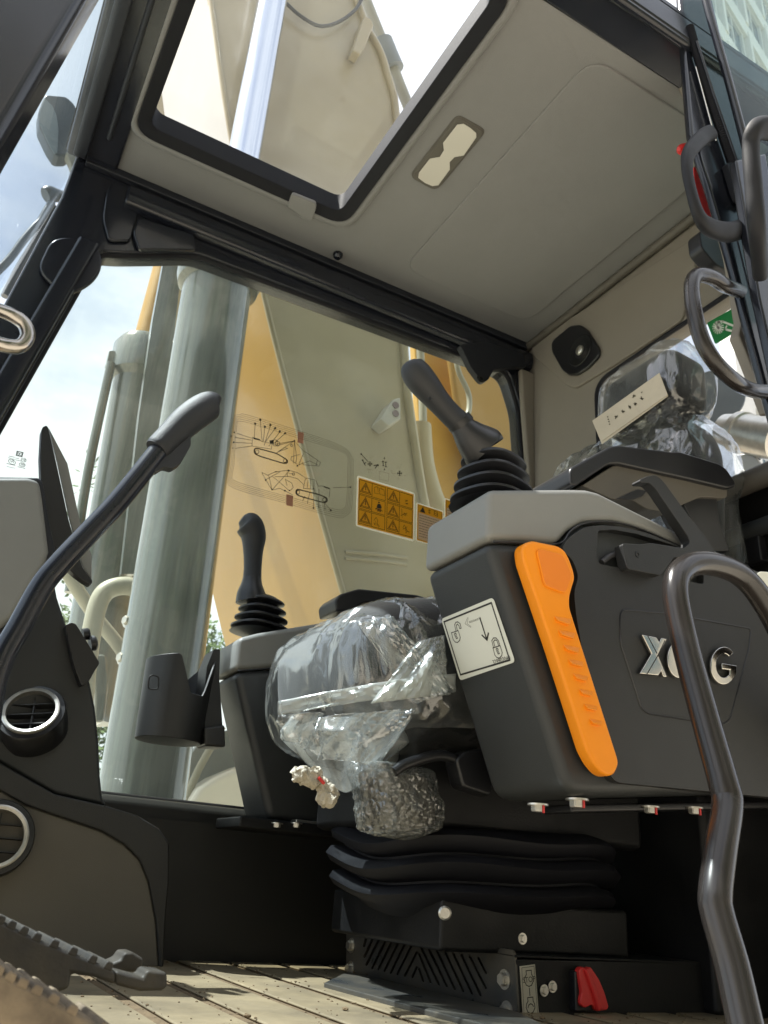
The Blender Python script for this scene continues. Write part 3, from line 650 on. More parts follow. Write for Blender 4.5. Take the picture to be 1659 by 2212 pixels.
# hanging gathered end of the bag
tip = P(746, 1712, Y=1.03)
def tail():
    bm = bmesh.new(); rings = []; n = 110; m = 34
    top = P(742, 1568, Y=1.05)
    for j in range(m+1):
        t = j/m; c0 = top.lerp(tip, t)
        ring = []
        for i in range(n):
            a = 2*math.pi*i/n; rr = (1-t)**.8*.5*min(1, .70+t*1.3)*(1+.15*math.sin(6*a+3*t)+.05*math.sin(13*a+5*t)+.06*noise.noise(Vector((math.cos(a)*3, math.sin(a)*3, t*4))))+.012
            ring.append(bm.verts.new(c0+Vector((math.cos(a)*rr*.21, math.sin(a)*rr*.17, 0))))
        rings.append(ring)
    for a, b in zip(rings, rings[1:]):
        for i in range(n): bm.faces.new((a[i], a[(i+1) % n], b[(i+1) % n], b[i]))
    return fin(bm, ang=.5)
link('bag_tail', tail(), m_film2, seat)
blob('bag_stuffing', P(740, 1610, Y=1.08), (.075, .05, .036), (1, 1), m_foam, seat, 50, 30, .003, 0, 12, False)
# folded sheets and tape bands over the film
def sheet(name, px, Y0, m, parent, nx=26, ny=12, amp=.004, seed=0, bulge=.02):
    """px: four photo corners (tl,tr,br,bl) with their depths"""
    q = [P(x, y, Y=yy) for (x, y), yy in zip(px, Y0)]
    bm = bmesh.new(); G = []
    for j in range(ny+1):
        r = []
        for i in range(nx+1):
            s, t = i/nx, j/ny; p = (q[0]*(1-s)+q[1]*s)*(1-t)+(q[3]*(1-s)+q[2]*s)*t
            d = noise.noise(Vector((s*3+seed, t*2, seed)))*amp*1.6+abs(noise.noise(Vector((s*9+t*3, t*1.2+seed, 2))))*amp*2.2-bulge*math.sin(math.pi*s)
            r.append(bm.verts.new(p+Vector((0, d, 0))))
        G.append(r)
    for a, b in zip(G, G[1:]):
        for i in range(nx): bm.faces.new((a[i], a[i+1], b[i+1], b[i]))
    o = link(name, fin(bm, ang=.5), m, parent)
    so = o.modifiers.new('s', 'SOLIDIFY'); so.thickness = .0004
    return o
sheet('film_band', [(600, 1515), (985, 1455), (985, 1495), (602, 1545)], (.99, .90, .90, .99), m_film2, seat, 60, 5, .003, 1, .045)
sheet('film_fold', [(770, 1345), (850, 1330), (985, 1490), (900, 1520)], (.93, .905, .895, .90), m_film, seat, 26, 26, .006, 5, .012)
sheet('film_fold', [(905, 1385), (960, 1372), (975, 1500), (800, 1520)], (.905, .90, .895, .90), m_film2, seat, 26, 26, .006, 9, .01)
sheet('film_fold', [(600, 1545), (700, 1540), (690, 1640), (615, 1600)], (1.0, .93, .98, 1.0), m_film, seat, 26, 20, .008, 13, .02)
sheet('film_fold', [(680, 1550), (900, 1530), (820, 1660), (700, 1640)], (.93, .90, .96, .98), m_film, seat, 30, 26, .010, 17, .02)
# backrest, headrest
blob('backrest', (1.115, 1.09, .72), (.062, .185, .285), (.45, .4), m_fabric, seat, 70, 50, .002, math.radians(8), 10, False)
blob('backrest_film', (1.108, 1.088, .725), (.100, .210, .285), (.5, .45), m_film, seat, 170, 150, .0085, math.radians(8), 12, True, seed=7)
blob('headrest', (1.085, .985, 1.035), (.052, .098, .066), (.35, .4), m_fabric, seat, 60, 40, .0015, math.radians(4), 10, False)
blob('headrest_film', (1.087, .983, 1.035), (.062, .112, .080), (.5, .5), m_film, seat, 150, 100, .0060, math.radians(4), 14, True, seed=12)
XH = 1.012
cpts = cv(1263.7, 734.4, .2018, [(78, 865), (795, 352), (888, 600), (180, 1115)])
card = prism('headrest_card', L(cpts, X=XH), (.001, 0, 0), m_card, seat); 
gl_ = []
rr = random.Random(2)
def hp_(x, y): return P(1263.7+x*.2018, 734.4+y*.2018, X=XH-.0006)
for (x, y, s) in ((330, 825, 30), (405, 768, 26), (475, 715, 28), (535, 680, 28), (520, 600, 28), (605, 625, 28), (240, 825, 12), (250, 850, 12), (258, 875, 12), (265, 900, 12), (610, 560, 10)):
    for k in range(5 if s > 15 else 2):
        a = rr.uniform(-.7, .7)+(0 if k % 2 else 1.57); r0 = s*.5; ox, oy = rr.uniform(-.3, .3)*s, rr.uniform(-.3, .3)*s
        gl_.append([hp_(x+ox-math.cos(a)*r0, y+oy-math.sin(a)*r0), hp_(x+ox+math.cos(a)*r0, y+oy+math.sin(a)*r0)])
strokes('card_print', gl_, (-1, 0, 0), .0013, m_inkg, card)
tube('card_fold', [hp_(190, 1075), hp_(885, 585)], .0012, m_card, card, 6, 0)
# suspension
sc = Vector((.785, 1.14, .002))
prof = [(.105, .15), (.118, .17), (.124, .196), (.133, .203), (.142, .198), (.147, .180), (.150, .180), (.156, .204), (.166, .211), (.176, .204), (.180, .184), (.183, .184), (.189, .203), (.199, .206), (.208, .196), (.214, .178)]
o = lathe('suspension_bellows', sc, (0, 0, 1), prof, m_rub, seat, 96, .92, .74, up=(1, 0, 0), ang=1.0)
for v in o.data.vertices:
    v.co.z += .012*noise.noise(v.co*5)+.006*math.sin(v.co.y*16)
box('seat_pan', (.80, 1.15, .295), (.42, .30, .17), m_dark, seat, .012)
box('sun_block_box', (1.15, 1.24, .24), (.18, .62, .48), m_dark, seat, .01)  # unseen box added behind the seat to block sun from the hatch
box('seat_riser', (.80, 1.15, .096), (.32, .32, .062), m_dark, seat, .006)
tube('slide_rail', L([(850, 1668), (880, 1650), (950, 1632), (1010, 1650)], Y=.94), .007, m_black, seat, 10, 5)
prism('slide_lever', rnd(L([(985, 1640), (1010, 1620), (1060, 1615), (1075, 1660), (1060, 1720), (1000, 1700)], Y=.93), .006), (0, .03, 0), m_black, seat, .004)
lathe('adjuster_knob', P(960, 1972, Y=.94), (-.5, -1, 0), [(0, .008), (.006, .008), (.008, .006)], m_bolt, seat, 18)
# ventilated cover under the seat
base = thing('ventilated_floor_box', 'dark sheet metal box with chevron slots and hex bolts on the floor under the seat', 'metal box', (.9, 1.17, 0))
XV = .73
zv = lambda p: cv(540, 1618, .35807, p)
outer = rnd(L([(748, 1999), (1108, 2052), (1112, 2066), (1119, 2200), (748, 2112)], X=XV), .006, 3)
slots = []
def slot(a, b, w=12):
    (x0, y0), (x1, y1) = a, b; d = math.hypot(x1-x0, y1-y0); nx, ny = -(y1-y0)/d*w, (x1-x0)/d*w; ux, uy = (x1-x0)/d*w*.7, (y1-y0)/d*w*.7
    return L(zv([(x0+nx*.6, y0+ny*.6), (x0-ux, y0-uy), (x0-nx*.6, y0-ny*.6), (x1-nx*.6, y1-ny*.6), (x1+ux, y1+uy), (x1+nx*.6, y1+ny*.6)]), X=XV)
for i in range(8):
    x0 = 700+i*39.5
    b = (x0+0-12+8, 1145+i*6); e = (x0-2*12-0+0, 1290+i*12)
tops = [(700, 1145), (738, 1150), (776, 1157), (815, 1163), (853, 1168), (892, 1175), (932, 1182), (973, 1190)]
bots = [(688, 1190), (690, 1255), (702, 1302), (738, 1322), (775, 1330), (812, 1340), (850, 1350), (890, 1358)]
ends = [(1012, 1222), (1012, 1280)]
for a, b in zip(tops, bots): slots.append(slot(a, b))
slots.append(slot((1006, 1228), (935, 1368))); slots.append(slot((1006, 1318), (980, 1376)))
rt = [(1034, 1200), (1080, 1208), (1128, 1216), (1178, 1225), (1226, 1233), (1276, 1242), (1326, 1250), (1378, 1260)]
rb = [(1140, 1420), (1188, 1430), (1236, 1448), (1288, 1462), (1340, 1475), (1392, 1486), (1424, 1444), (1424, 1350)]
for a, b in zip(rt, rb): slots.append(slot(a, b))
slots.append(slot((1020, 1234), (1090, 1408))); slots.append(slot((1020, 1326), (1046, 1400)))
holed('vent_cover', outer, slots, (.003, 0, 0), m_vent, base)
p0, p1, p2, p3 = L([(750, 2003), (1110, 2058), (1117, 2198), (750, 2110)], X=XV+.0032)
prism('box_side', [Vector((XV+.001, .955, .062)), Vector((1.15, .955, .066)), Vector((1.15, .955, -.0)), Vector((XV+.001, .955, .0))], (0, .004, 0), m_dark, base, .001)
box('box_inside', (.96, 1.18, .028), (.40, .42, .05), m_black, base, .002)
prism('box_lid', [(XV, .955, .064), (1.15, .955, .064), (1.15, 1.43, .064), (XV, 1.43, .064)], (0, 0, .003), m_dark, base, .001)
prism('floor_flange', L([(730, 2108), (750, 2098), (1119, 2185), (1200, 2225), (1140, 2235), (900, 2175), (700, 2122)], Z=.010), (0, 0, -.008), m_vent, base, .002)
for x, y in ((600, 1185), (595, 1325), (1522, 1390), (1535, 1582)):
    q = zv([(x, y)])[0]; bolt(P(*q, X=XV-.004), (-1, 0, 0), base, .95)
for x, y in ((1196, 2132), (1131, 2028), (1178, 2140)):
    bolt(P(x, y, Y=.95), YN, base, .55)
bolt(P(1469, 1999, Y=1.0), YN, base, .6)
# engine label
def eb(p): return L(cv(1112.4, 2041.3, .1432, p), Y=.9535)
lab = prism('engine_label', eb([(72, 322), (302, 290), (362, 1060), (120, 1080)]), (0, .0006, 0), m_card, base)
lab['label'] = 'pale stop and start label'
lab.data.materials.clear(); lab.data.materials.append(m_warnw)
def e2(p): return [q+Vector((0, -.0004, 0)) for q in eb(p)]
bulb = lambda cx, cy, s: [(cx-45*s, cy-130*s), (cx+35*s, cy-140*s), (cx+40*s, cy-80*s), (cx+62*s, cy-35*s), (cx+66*s, cy+25*s), (cx+40*s, cy+85*s), (cx, cy+105*s), (cx-40*s, cy+85*s), (cx-66*s, cy+20*s), (cx-60*s, cy-35*s), (cx-38*s, cy-75*s), (cx-45*s, cy-130*s)]
strokes('engine_print', [e2(bulb(208, 520, 1)), e2(bulb(232, 925, 1)), e2([(215, 655), (222, 760)]), e2([(195, 945), (205, 905), (235, 885), (262, 900), (275, 925)])], YN, .0010, m_ink, lab)
strokes('border_print', [e2([(100, 345), (285, 320), (340, 1045), (135, 1060)])], YN, .0005, m_ink, lab, True)
o_, p_ = e2([(165, 530), (255, 518)]); text('stop_print', 'STOP', (o_+p_)/2, p_-o_, Vector((0, 0, 1)), .0085, m_inkg, lab)
sw = thing('rocker_switch', 'red guarded rocker switch on the side of the metal floor box', 'switch', P(1262, 2150, Y=.94))
pg = eb([(845, 370), (870, 320), (910, 310), (955, 340), (1010, 310), (1040, 335), (1150, 500), (1225, 680), (1290, 900), (1270, 950), (1120, 975), (1080, 940), (1045, 870), (930, 925), (870, 880), (865, 800), (890, 700), (860, 520)])
prism('switch_guard', rnd([p+Vector((0, -.006, 0)) for p in pg], .002, 2), (0, -.010, 0), m_red, sw, .003)
prism('guard_rib', [p+Vector((0, -.014, 0)) for p in eb([(900, 340), (960, 350), (1080, 640), (1180, 930), (1110, 965), (1010, 640)])], (0, -.006, 0), m_red, sw, .002)
box('switch_body', P(1255, 2140, Y=.95), (.030, .014, .045), m_black, sw, .002)

# bubble wrapped parcel and cloth tassel
par = thing('bubble_wrapped_parcel', 'small parcel in clear bubble wrap hanging below the seat front', 'parcel', P(850, 1730, Y=1.0))
pc = P(858, 1730, Y=.985)
def prc(name, grow_, m, nz):
    bm = bmesh.new(); bmesh.ops.create_cube(bm, size=1); bmesh.ops.subdivide_edges(bm, edges=bm.edges, cuts=26, use_grid_fill=True)
    s = Vector((.094+grow_, .072+grow_, .078+grow_)); Rm = Matrix.Rotation(math.radians(14), 3, 'Z') @ Matrix.Rotation(math.radians(-7), 3, 'Y')
    for v in bm.verts:
        p = v.co.copy(); r = p.normalized()*.62; p = p.lerp(r, .42); p = Vector((p.x*s.x, p.y*s.y, p.z*s.z))
        if p.x < 0 and p.z > 0: p += Vector((-.018, 0, .012))*(-p.x/.06)*(p.z/.04)
        if p.x > .02 and p.z < 0: p.x += .006
        d = noise.noise(p*38)*.004+noise.noise(p*16+Vector((3, 1, 2)))*.007
        if nz:
            q = p*1; cell = .0075; a = q.x/cell; b = (q.z+q.y*.6)/cell; rw = math.floor(b); fa = (a+.5*(rw % 2)) % 1-.5; fb_ = (b % 1)-.5
            d += .0022*max(0, 1-(fa*fa+fb_*fb_)*5)
        v.co = pc+Rm @ (p+v.normal*0+p.normalized()*d)
    return link(name, fin(bm, ang=1.2), m, par)
prc('parcel_contents', -.016, m_foam, False); prc('bubble_wrap', 0, m_bubble, True)
def rag(name, pts, rads, seed):
    path = [P(x, y, Y=1.0) for x, y in pts]; o = tube(name, path, rads, m_rope, None, 40, 14)
    for v in o.data.vertices:
        q = v.co*120+Vector((seed, 0, 0)); v.co += noise.noise_vector(q)*.0045+noise.noise_vector(q*2.6)*.0022
    return o
tas = thing('cloth_tassel', 'crumpled off white tassel with red thread hanging under the seat film', 'tassel', P(690, 1690, Y=1.0))
for nm, pts, rd, sd in (('strand', [(634, 1662), (650, 1672), (672, 1684), (692, 1690)], [.006, .011, .010, .008], 1), ('strand', [(690, 1690), (702, 1706), (712, 1728), (718, 1738)], [.007, .012, .013, .004], 8), ('strand', [(676, 1660), (684, 1676), (694, 1694)], [.006, .008, .006], 12)):
    o = rag(nm, pts, rd, sd); o.parent = tas; o.location = -tas.location
tube('red_thread', L([(688, 1680), (694, 1686), (700, 1693)], Y=.990), .0022, m_red, tas, 8, 3)

# ================================================================== DASHBOARD SIDE (front of cab)
dash = thing('dashboard', 'dark front dashboard with round air vents and a light grey lower panel', 'dashboard', (.1, 1.42, 0))
up = L([(-160, 1420), (0, 1395), (60, 1330), (112, 1225), (124, 1290), (142, 1345), (170, 1400), (194, 1470), (206, 1527), (214, 1600), (217, 1674), (222, 1722), (231, 1741), (118, 1715), (0, 1647), (-160, 1560)], Y=1.40)
prism('upper_panel', up, (0, .14, 0), m_plas2, dash, .016, 4)
stp = L([(-160, 1560), (0, 1647), (118, 1715), (231, 1741), (297, 1761), (344, 1790), (366, 1822), (366, 1900), (358, 1990), (354, 2090), (345, 2090), (338, 1990), (322, 1905), (303, 1858), (270, 1824), (218, 1794), (54, 1738), (0, 1706), (-160, 1620)], Y=1.385)
prism('edge_strip', stp, (0, .15, 0), m_plas, dash, .006, 3)
lp = L([(-160, 1620), (0, 1706), (54, 1738), (218, 1794), (270, 1824), (303, 1858), (322, 1905), (338, 1990), (345, 2090), (-160, 2110)], Y=1.39)
prism('lower_panel', lp, (0, .10, 0), m_dashg, dash, .004, 3)
tube('panel_seam', L([(227, 1741), (222, 1760), (222, 1790)], Y=1.386), .0012, m_black, dash, 6, 2)
clu = L([(-160, 1030), (60, 1030), (86, 1037), (93, 1080), (106, 1190), (98, 1218), (30, 1330), (-160, 1500)], Y=1.20)
prism('instrument_back', clu, (0, .12, 0), m_cover, dash, .008)
rim = L([(-160, 1026), (84, 1030), (94, 1040), (106, 1120), (122, 1195), (120, 1215), (40, 1350), (-160, 1560)], Y=1.215)
prism('instrument_rim', rim, (0, .12, 0), m_frame2, dash, .006)
pod = rnd(L([(140, 1350), (153, 1344), (164, 1347), (216, 1432), (206, 1447), (193, 1471), (176, 1482), (160, 1440)], Y=1.38), .004)
pd = prism('switch_pod', pod, (0, .09, 0), m_black, dash, .006)
for (x, y, r) in ((184, 1370, .010), (199, 1390, .013)):
    lathe('knob', P(x, y, Y=1.42), (.9, 0, .35), [(-.004, r), (.004, r), (.007, r*.8)], m_black, pd, 20)
def vent(x, y, Y, R, nrm):
    c = P(x, y, Y=Y-.012); nrm = Vector(nrm).normalized()
    b = lathe('air_vent', c, nrm, [(-.045, R*1.22), (-.004, R*1.22), (.0, R*1.18), (.001, R*1.02), (-.006, R*.98)], m_black, dash, 48, caps=False)
    lathe('vent_ring', c, nrm, [(-.002, R*1.02), (.0045, R*1.01), (.0055, R*.96), (.0045, R*.86), (-.004, R*.85)], m_bolt, b, 56, caps=False)
    lathe('vent_back', c, nrm, [(-.034, R), (-.03, .001)], m_black, b, 32, caps=False)
    u = nrm.orthogonal().normalized(); u = (Vector((1, 0, 0))-nrm*nrm.x).normalized(); v = nrm.cross(u)
    for k in (-.45, 0, .45):
        hw = R*.85*math.sqrt(1-k*k); q = c+v*k*R*.95-nrm*.010
        prism('louvre', [q-u*hw-nrm*.008, q+u*hw-nrm*.008, q+u*hw+nrm*.004, q-u*hw+nrm*.004], v*.0016, m_plas, b)
    prism('louvre_bar', [c-v*R*.8-nrm*.018, c+v*R*.8-nrm*.018, c+v*R*.8-nrm*.008, c-v*R*.8-nrm*.008], u*.002, m_plas, b)
vent(67, 1537, 1.39, .041, (-.30, -.78, .42))
vent(-9, 1808, 1.385, .043, (-.05, -.95, .12))
# monitor seen from the side
mon = thing('display_monitor', 'thin black display monitor seen edge on above the dashboard', 'monitor', P(130, 1230, Y=1.25))
ed = L([(89, 930), (92, 922), (98, 918), (104, 921), (122, 1000), (148, 1120), (178, 1225), (201, 1255), (196, 1264), (180, 1255), (160, 1240), (118, 1200), (98, 1120), (88, 1050), (86, 985)], Y=1.245)
prism('monitor_case', rnd(ed, .003, 2), (0, .018, 0), m_black, mon, .003)
prism('monitor_screen', L([(105, 923), (146, 1001), (176, 1140), (198, 1200), (198, 1252), (178, 1222), (150, 1120), (124, 1000)], Y=1.262), (0, .006, 0), m_cover, mon, .001)
# travel lever
lvr = thing('travel_lever', 'bent black hand lever with moulded grip rising from the cab floor', 'lever', P(4, 1424, Y=.92))
YT = .92
tube('lever_rod', [P(x, y, Y=YT+.0) for x, y in ((-40, 1700), (-22, 1520), (4, 1424), (43, 1352), (90, 1266), (129, 1218), (190, 1153), (260, 1078), (345, 972))], .0125, m_frame, lvr, 20, 8)
tube('lever_grip', [P(x, y, Y=YT) for x, y in ((338, 973), (345, 966), (368, 943), (405, 908), (440, 883), (462, 874), (472, 878))], [.0150, .0165, .0172, .0195, .0195, .0165, .0060], m_soft, lvr, 28, 8)
prism('grip_base', rnd(L([(319, 986), (345, 955), (412, 938), (413, 962), (390, 1002), (372, 1013), (356, 1007), (340, 1018), (328, 1018)], Y=YT-.007), .004), (0, .014, 0), m_soft, lvr, .004)
# pedals
def pedal(name, label, top, bot, Y0, Y1, m, teeth, th=.006):
    t = thing(name, label, 'pedal', P(*top[0], Y=(Y0+Y1)/2))
    pts = L(top+bot[::-1], Y=Y0)
    prism('pedal_plate', pts, (0, Y1-Y0, 0), m, t, .003)
    a = P(*top[0], Y=Y0); 
    tp = L(top, Y=Y0)
    for k in range(teeth):
        s = (k+.5)/teeth*(len(tp)-1); i = int(s); f = s-i; p = tp[i].lerp(tp[i+1], f); d = (tp[i+1]-tp[i]).normalized()
        up_ = Vector((-d.z, 0, d.x)); up_ = up_ if up_.z > 0 else -up_
        L_ = (tp[-1]-tp[0]).length/teeth*.30
        q = [p-d*L_-up_*.002, p+d*L_-up_*.002, p+d*L_*.7+up_*th, p-d*L_*.7+up_*th]
        prism('tread_rib', q, (0, Y1-Y0, 0), m, t, .0012, 2)
    return t
m_ped = mat('pedal rubber', (.018, .018, .018), .6, var=.3, vscale=22, dirt=(.05, .042, .03), bump=(200, .5))
pt = pedal('travel_pedal', 'dusty black ribbed rubber pedal with upturned toe stops above the floor', [(-60, 1965), (0, 1990), (36, 2007), (79, 2028), (136, 2050), (200, 2076), (251, 2097)], [(-60, 2085), (0, 2103), (107, 2150), (150, 2136), (154, 2103), (200, 2110), (251, 2128)], .72, .80, m_ped, 9, .004)
prism('toe_stop', L([(249, 2096), (310, 2112), (318, 2095), (362, 2100), (363, 2134), (350, 2141), (304, 2142), (249, 2128)], Y=.72), (0, .03, 0), m_ped, pt, .004)
prism('toe_stop', L([(225, 2088), (262, 2072), (268, 2058), (288, 2057), (312, 2072), (308, 2088), (296, 2100), (250, 2100)], Y=.77), (0, .03, 0), m_ped, pt, .004)
m_ped2 = mat('dusty pedal painted sunlit', (.12, .09, .06), .75, var=.35, vscale=26, dirt=(.26, .20, .13), bump=(200, .6))  # lighter tan puts the sunlight into the dusty rubber colour
pedal('travel_pedal', 'dusty pedal coloured as if sunlit, closest to the camera at the lower left', [(-60, 2065), (0, 2100), (40, 2122), (90, 2145), (150, 2180), (260, 2240)], [(-60, 2260), (0, 2265), (60, 2270), (100, 2270), (180, 2280), (260, 2290)], .56, .64, m_ped2, 8, .003)

# ================================================================== HANDLES, HAMMER, DOOR
t = thing('assist_bar', 'matte grey moulded grab handle on the rear door pillar in front of the red hammer', 'handle', P(1532, 300, Y=.67))
hp2 = cv(1404, 216, .1709, [(760, 420), (690, 455), (580, 555), (510, 640), (472, 730), (468, 850), (490, 1010), (530, 1180), (580, 1360), (640, 1500), (720, 1590), (850, 1650), (1000, 1670), (1170, 1630)])
yy = [.672, .662, .645, .635, .63, .628, .628, .628, .63, .634, .64, .648, .656, .668]
tube('handle_bar', [P(x, y, Y=q) for (x, y), q in zip(hp2, yy)], [.0105, .0105, .0096, .0088, .0078, .0072, .0070, .0070, .0075, .0086, .0100, .0110, .0118, .0122], m_hand, t, 20, 6, flat=(1, 1.35), up=(0, 1, 0), power=.8)
t = thing('emergency_hammer', 'red emergency hammer clipped to the pillar behind the grey handle', 'emergency hammer', P(1515, 430, Y=.77))
tube('hammer_head', L([(1466, 323), (1472, 323), (1484, 322), (1492, 322), (1499, 321)], Y=.775), [.004, .0100, .0110, .0085, .007], m_red, t, 20, 5)
prism('hammer_grip', rnd(L([(1499, 362), (1503, 358), (1512, 385), (1528, 432), (1534, 455), (1540, 486), (1530, 480), (1512, 445), (1501, 400)], Y=.735), .002, 2), (0, .008, 0), m_red, t, .003)
t = thing('pillar_knob', 'black rounded pad partly hidden behind the grey grab handle', 'pad', P(1545, 540, Y=.80))
prism('knob_body', rnd(L([(1511, 500), (1525, 492), (1560, 510), (1600, 600), (1580, 590), (1545, 570), (1515, 535)], Y=.80), .01), (0, .03, 0), m_black, t, .008)
t = thing('grab_rail', 'glossy black tubular grab rail bolted to the rear door pillar', 'grab rail', P(1600, 700, Y=.66))
q6 = cv(1065, 540, .35807, [(1640, 855), (1560, 845), (1470, 800), (1350, 690), (1265, 555), (1215, 380), (1198, 230), (1215, 165), (1260, 150), (1330, 170), (1400, 215), (1490, 250)])
y6 = [.688, .675, .65, .635, .635, .64, .645, .648, .65, .655, .665, .685]
tube('rail_tube', [P(x, y, Y=q) for (x, y), q in zip(q6, y6)], .0112, m_rail, t, 20, 8)
t = thing('grab_rail', 'long glossy black bent grab rail in the lower right in front of the console', 'grab rail', P(1600, 2200, Y=.55))
pp = [((1810, 1640), .72), ((1720, 1440), .70), ((1655, 1310), .68), ((1600, 1243), .67), ((1530, 1217), .66), ((1478, 1228), .655), ((1459, 1275), .65), ((1480, 1390), .64), ((1520, 1540), .62), ((1562, 1690), .60), ((1571, 1740), .595), ((1556, 1840), .585), ((1545, 1930), .578), ((1550, 1975), .575), ((1580, 2080), .565), ((1605, 2190), .555), ((1630, 2300), .545)]
tube('rail_tube', [P(x, y, Y=q) for (x, y), q in pp], .0150, m_rail, t, 24, 8)
t = thing('lashing_loop', 'bright bent metal loop sticking out from the near front pillar', 'metal loop', P(10, 705, Y=.70))
tube('loop_rod', [P(x, y, Y=q) for (x, y), q in (((-60, 655), .70), ((-10, 668), .69), ((28, 682), .685), ((52, 700), .685), ((60, 725), .685), ((46, 746), .685), ((20, 748), .685), ((-20, 738), .69), ((-60, 730), .70))], .0062, mat('worn steel', (.42, .39, .36), .22, 1, rvar=.08), t, 18, 6)
# open door with its glass and pull handle
door = thing('cab_door', 'opened cab door with tinted glass and thick grey pull handle at the right edge', 'door', (1.05, .58, .1))
prism('door_glass', L([(1508, -60), (1540, 60), (1620, 360), (1700, 650), (2000, 650), (2000, -60)], Y=.655), (0, .004, 0), m_door, door)
tube('door_frame', L([(1512, -60), (1530, 20), (1575, 180), (1622, 360), (1665, 540)], Y=.652), .0075, m_frame, door, 12, 6)
prism('door_stile', L([(1590, 345), (1655, 330), (1710, 700), (1760, 1000), (1720, 1000), (1640, 640)], Y=.640), (0, .016, 0), m_frame, door, .004)
tube('door_handle', [P(x, y, Y=q) for (x, y), q in (((1810, 300), .50), ((1740, 288), .50), ((1660, 277), .50), ((1630, 283), .50), ((1622, 320), .51), ((1628, 400), .52), ((1636, 500), .54), ((1643, 590), .60))], [.0135, .0135, .0130, .0115, .0110, .0115, .0115, .0110], m_hand, door, 20, 6, flat=(1, 1.25), power=.75)
t = thing('paper_tag', 'white paper tag stuck on the dark trim at the right edge', 'tag', P(1652, 1275, Y=.75))
prism('tag_sheet', rnd(L([(1630, 1243), (1640, 1235), (1700, 1240), (1760, 1300), (1700, 1340), (1668, 1310)], Y=.745), .004), (0, -.002, 0), m_sticker, t, .0008)

# ================================================================== DECALS ON THE SIDE GLASS
YD = 1.6262
d1 = thing('diagram_decal', 'printed lubrication chart with two excavator drawings on the side glass', 'decal', P(620, 1000, Y=YD))
def zd(p): return L(cv(486.0, 885.6, .16929, p), Y=YD)
fr_l = []
for k in range(5):
    o = k*14
    a = [(100+o*.9, 130+o), (190, 62+o*1.6), (300, 68+o*1.7), (880, 245+o*1.7), (1480, 455+o*1.3), (1620-o*.9, 600+o*.5), (1635-o*1.2, 700), (1620-o*1.2, 1220-o), (1540-o*.6, 1350-o*1.6), (1400, 1365-o*1.8), (780, 1190-o*1.6), (120+o*.8, 1000-o*1.4), (25+o*1.2, 860-o*.5), (40+o*1.3, 700)]
    fr_l.append([q for q in catm(zd(a), 4, True)])
strokes('border_print', fr_l, YN, .0007, m_inkg, d1, True)
track1 = rnd(zd([(372, 505), (400, 485), (660, 555), (800, 640), (790, 680), (740, 680), (460, 595), (380, 560)]), .006, 3)
track2 = rnd(zd([(905, 1030), (930, 1012), (1200, 1080), (1300, 1120), (1305, 1165), (1270, 1185), (990, 1110), (910, 1080)]), .006, 3)
strokes('track_print', [track1], YN, .0030, m_inkg, d1, True); strokes('track_print', [track2], YN, .0030, m_inkg, d1, True)
strokes('wheel_print', [zd(circ(412, 533, 22, 24, 12)), zd(circ(765, 648, 20, 22, 12)), zd(circ(1268, 1145, 22, 24, 12)), zd(circ(935, 1050, 20, 22, 12)), zd(circ(850, 452, 14, 16, 10)), zd(circ(874, 818, 14, 16, 10)), zd(circ(640, 420, 35, 40, 12)), zd(circ(672, 430, 28, 32, 12))], YN, .0014, m_inkg, d1)
ln1 = [[(350, 350), (345, 460), (590, 500), (600, 430), (470, 400), (350, 350)], [(370, 345), (368, 370), (450, 388)], [(372, 375), (385, 180)], [(475, 400), (450, 125)], [(490, 400), (508, 220)], [(500, 450), (580, 195)], [(520, 400), (640, 235)], [(560, 460), (700, 280)], [(620, 430), (768, 300)], [(620, 440), (885, 395), (660, 545)], [(640, 460), (880, 400)], [(670, 540), (760, 480), (800, 490), (690, 530)], [(885, 395), (1000, 520), (1080, 570), (1220, 670), (1200, 715), (1000, 700), (985, 670)], [(885, 395), (875, 680)], [(890, 420), (915, 620), (900, 680)], [(1000, 560), (940, 700), (1080, 650), (1180, 700)], [(950, 570), (850, 595), (840, 640), (920, 690)], [(1060, 560), (1180, 640), (1160, 710)], [(160, 300), (340, 360)], [(130, 350), (340, 385)], [(130, 415), (340, 425)], [(130, 490), (345, 460)],
 [(470, 800), (520, 890), (600, 1020), (560, 840), (480, 800)], [(550, 830), (640, 790), (810, 770), (930, 800), (1030, 870)], [(600, 1020), (800, 800), (870, 820)], [(600, 1020), (700, 1000), (860, 1080)], [(610, 850), (740, 960), (820, 1030)], [(520, 890), (700, 790)], [(640, 850), (830, 850), (930, 880), (1010, 960)], [(790, 790), (800, 850)], [(770, 880), (790, 960)], [(780, 890), (850, 930), (870, 990), (830, 1030)], [(1040, 870), (1140, 890), (1130, 1010), (1000, 1000), (1020, 900), (1040, 870)], [(1060, 900), (1050, 990)], [(1090, 890), (1090, 1000)], [(1160, 900), (1190, 970), (1250, 970), (1340, 1000), (1330, 1110)], [(1380, 990), (1600, 985)], [(1135, 1010), (1130, 1250)], [(1200, 1010), (1195, 1240)], [(1080, 1060), (1050, 1190)], [(1020, 1100), (990, 1160)], [(1270, 1185), (1350, 1280)], [(1270, 1190), (1275, 1260)]]
strokes('machine_print', [zd(q) for q in ln1], YN, .0012, m_inkg, d1)
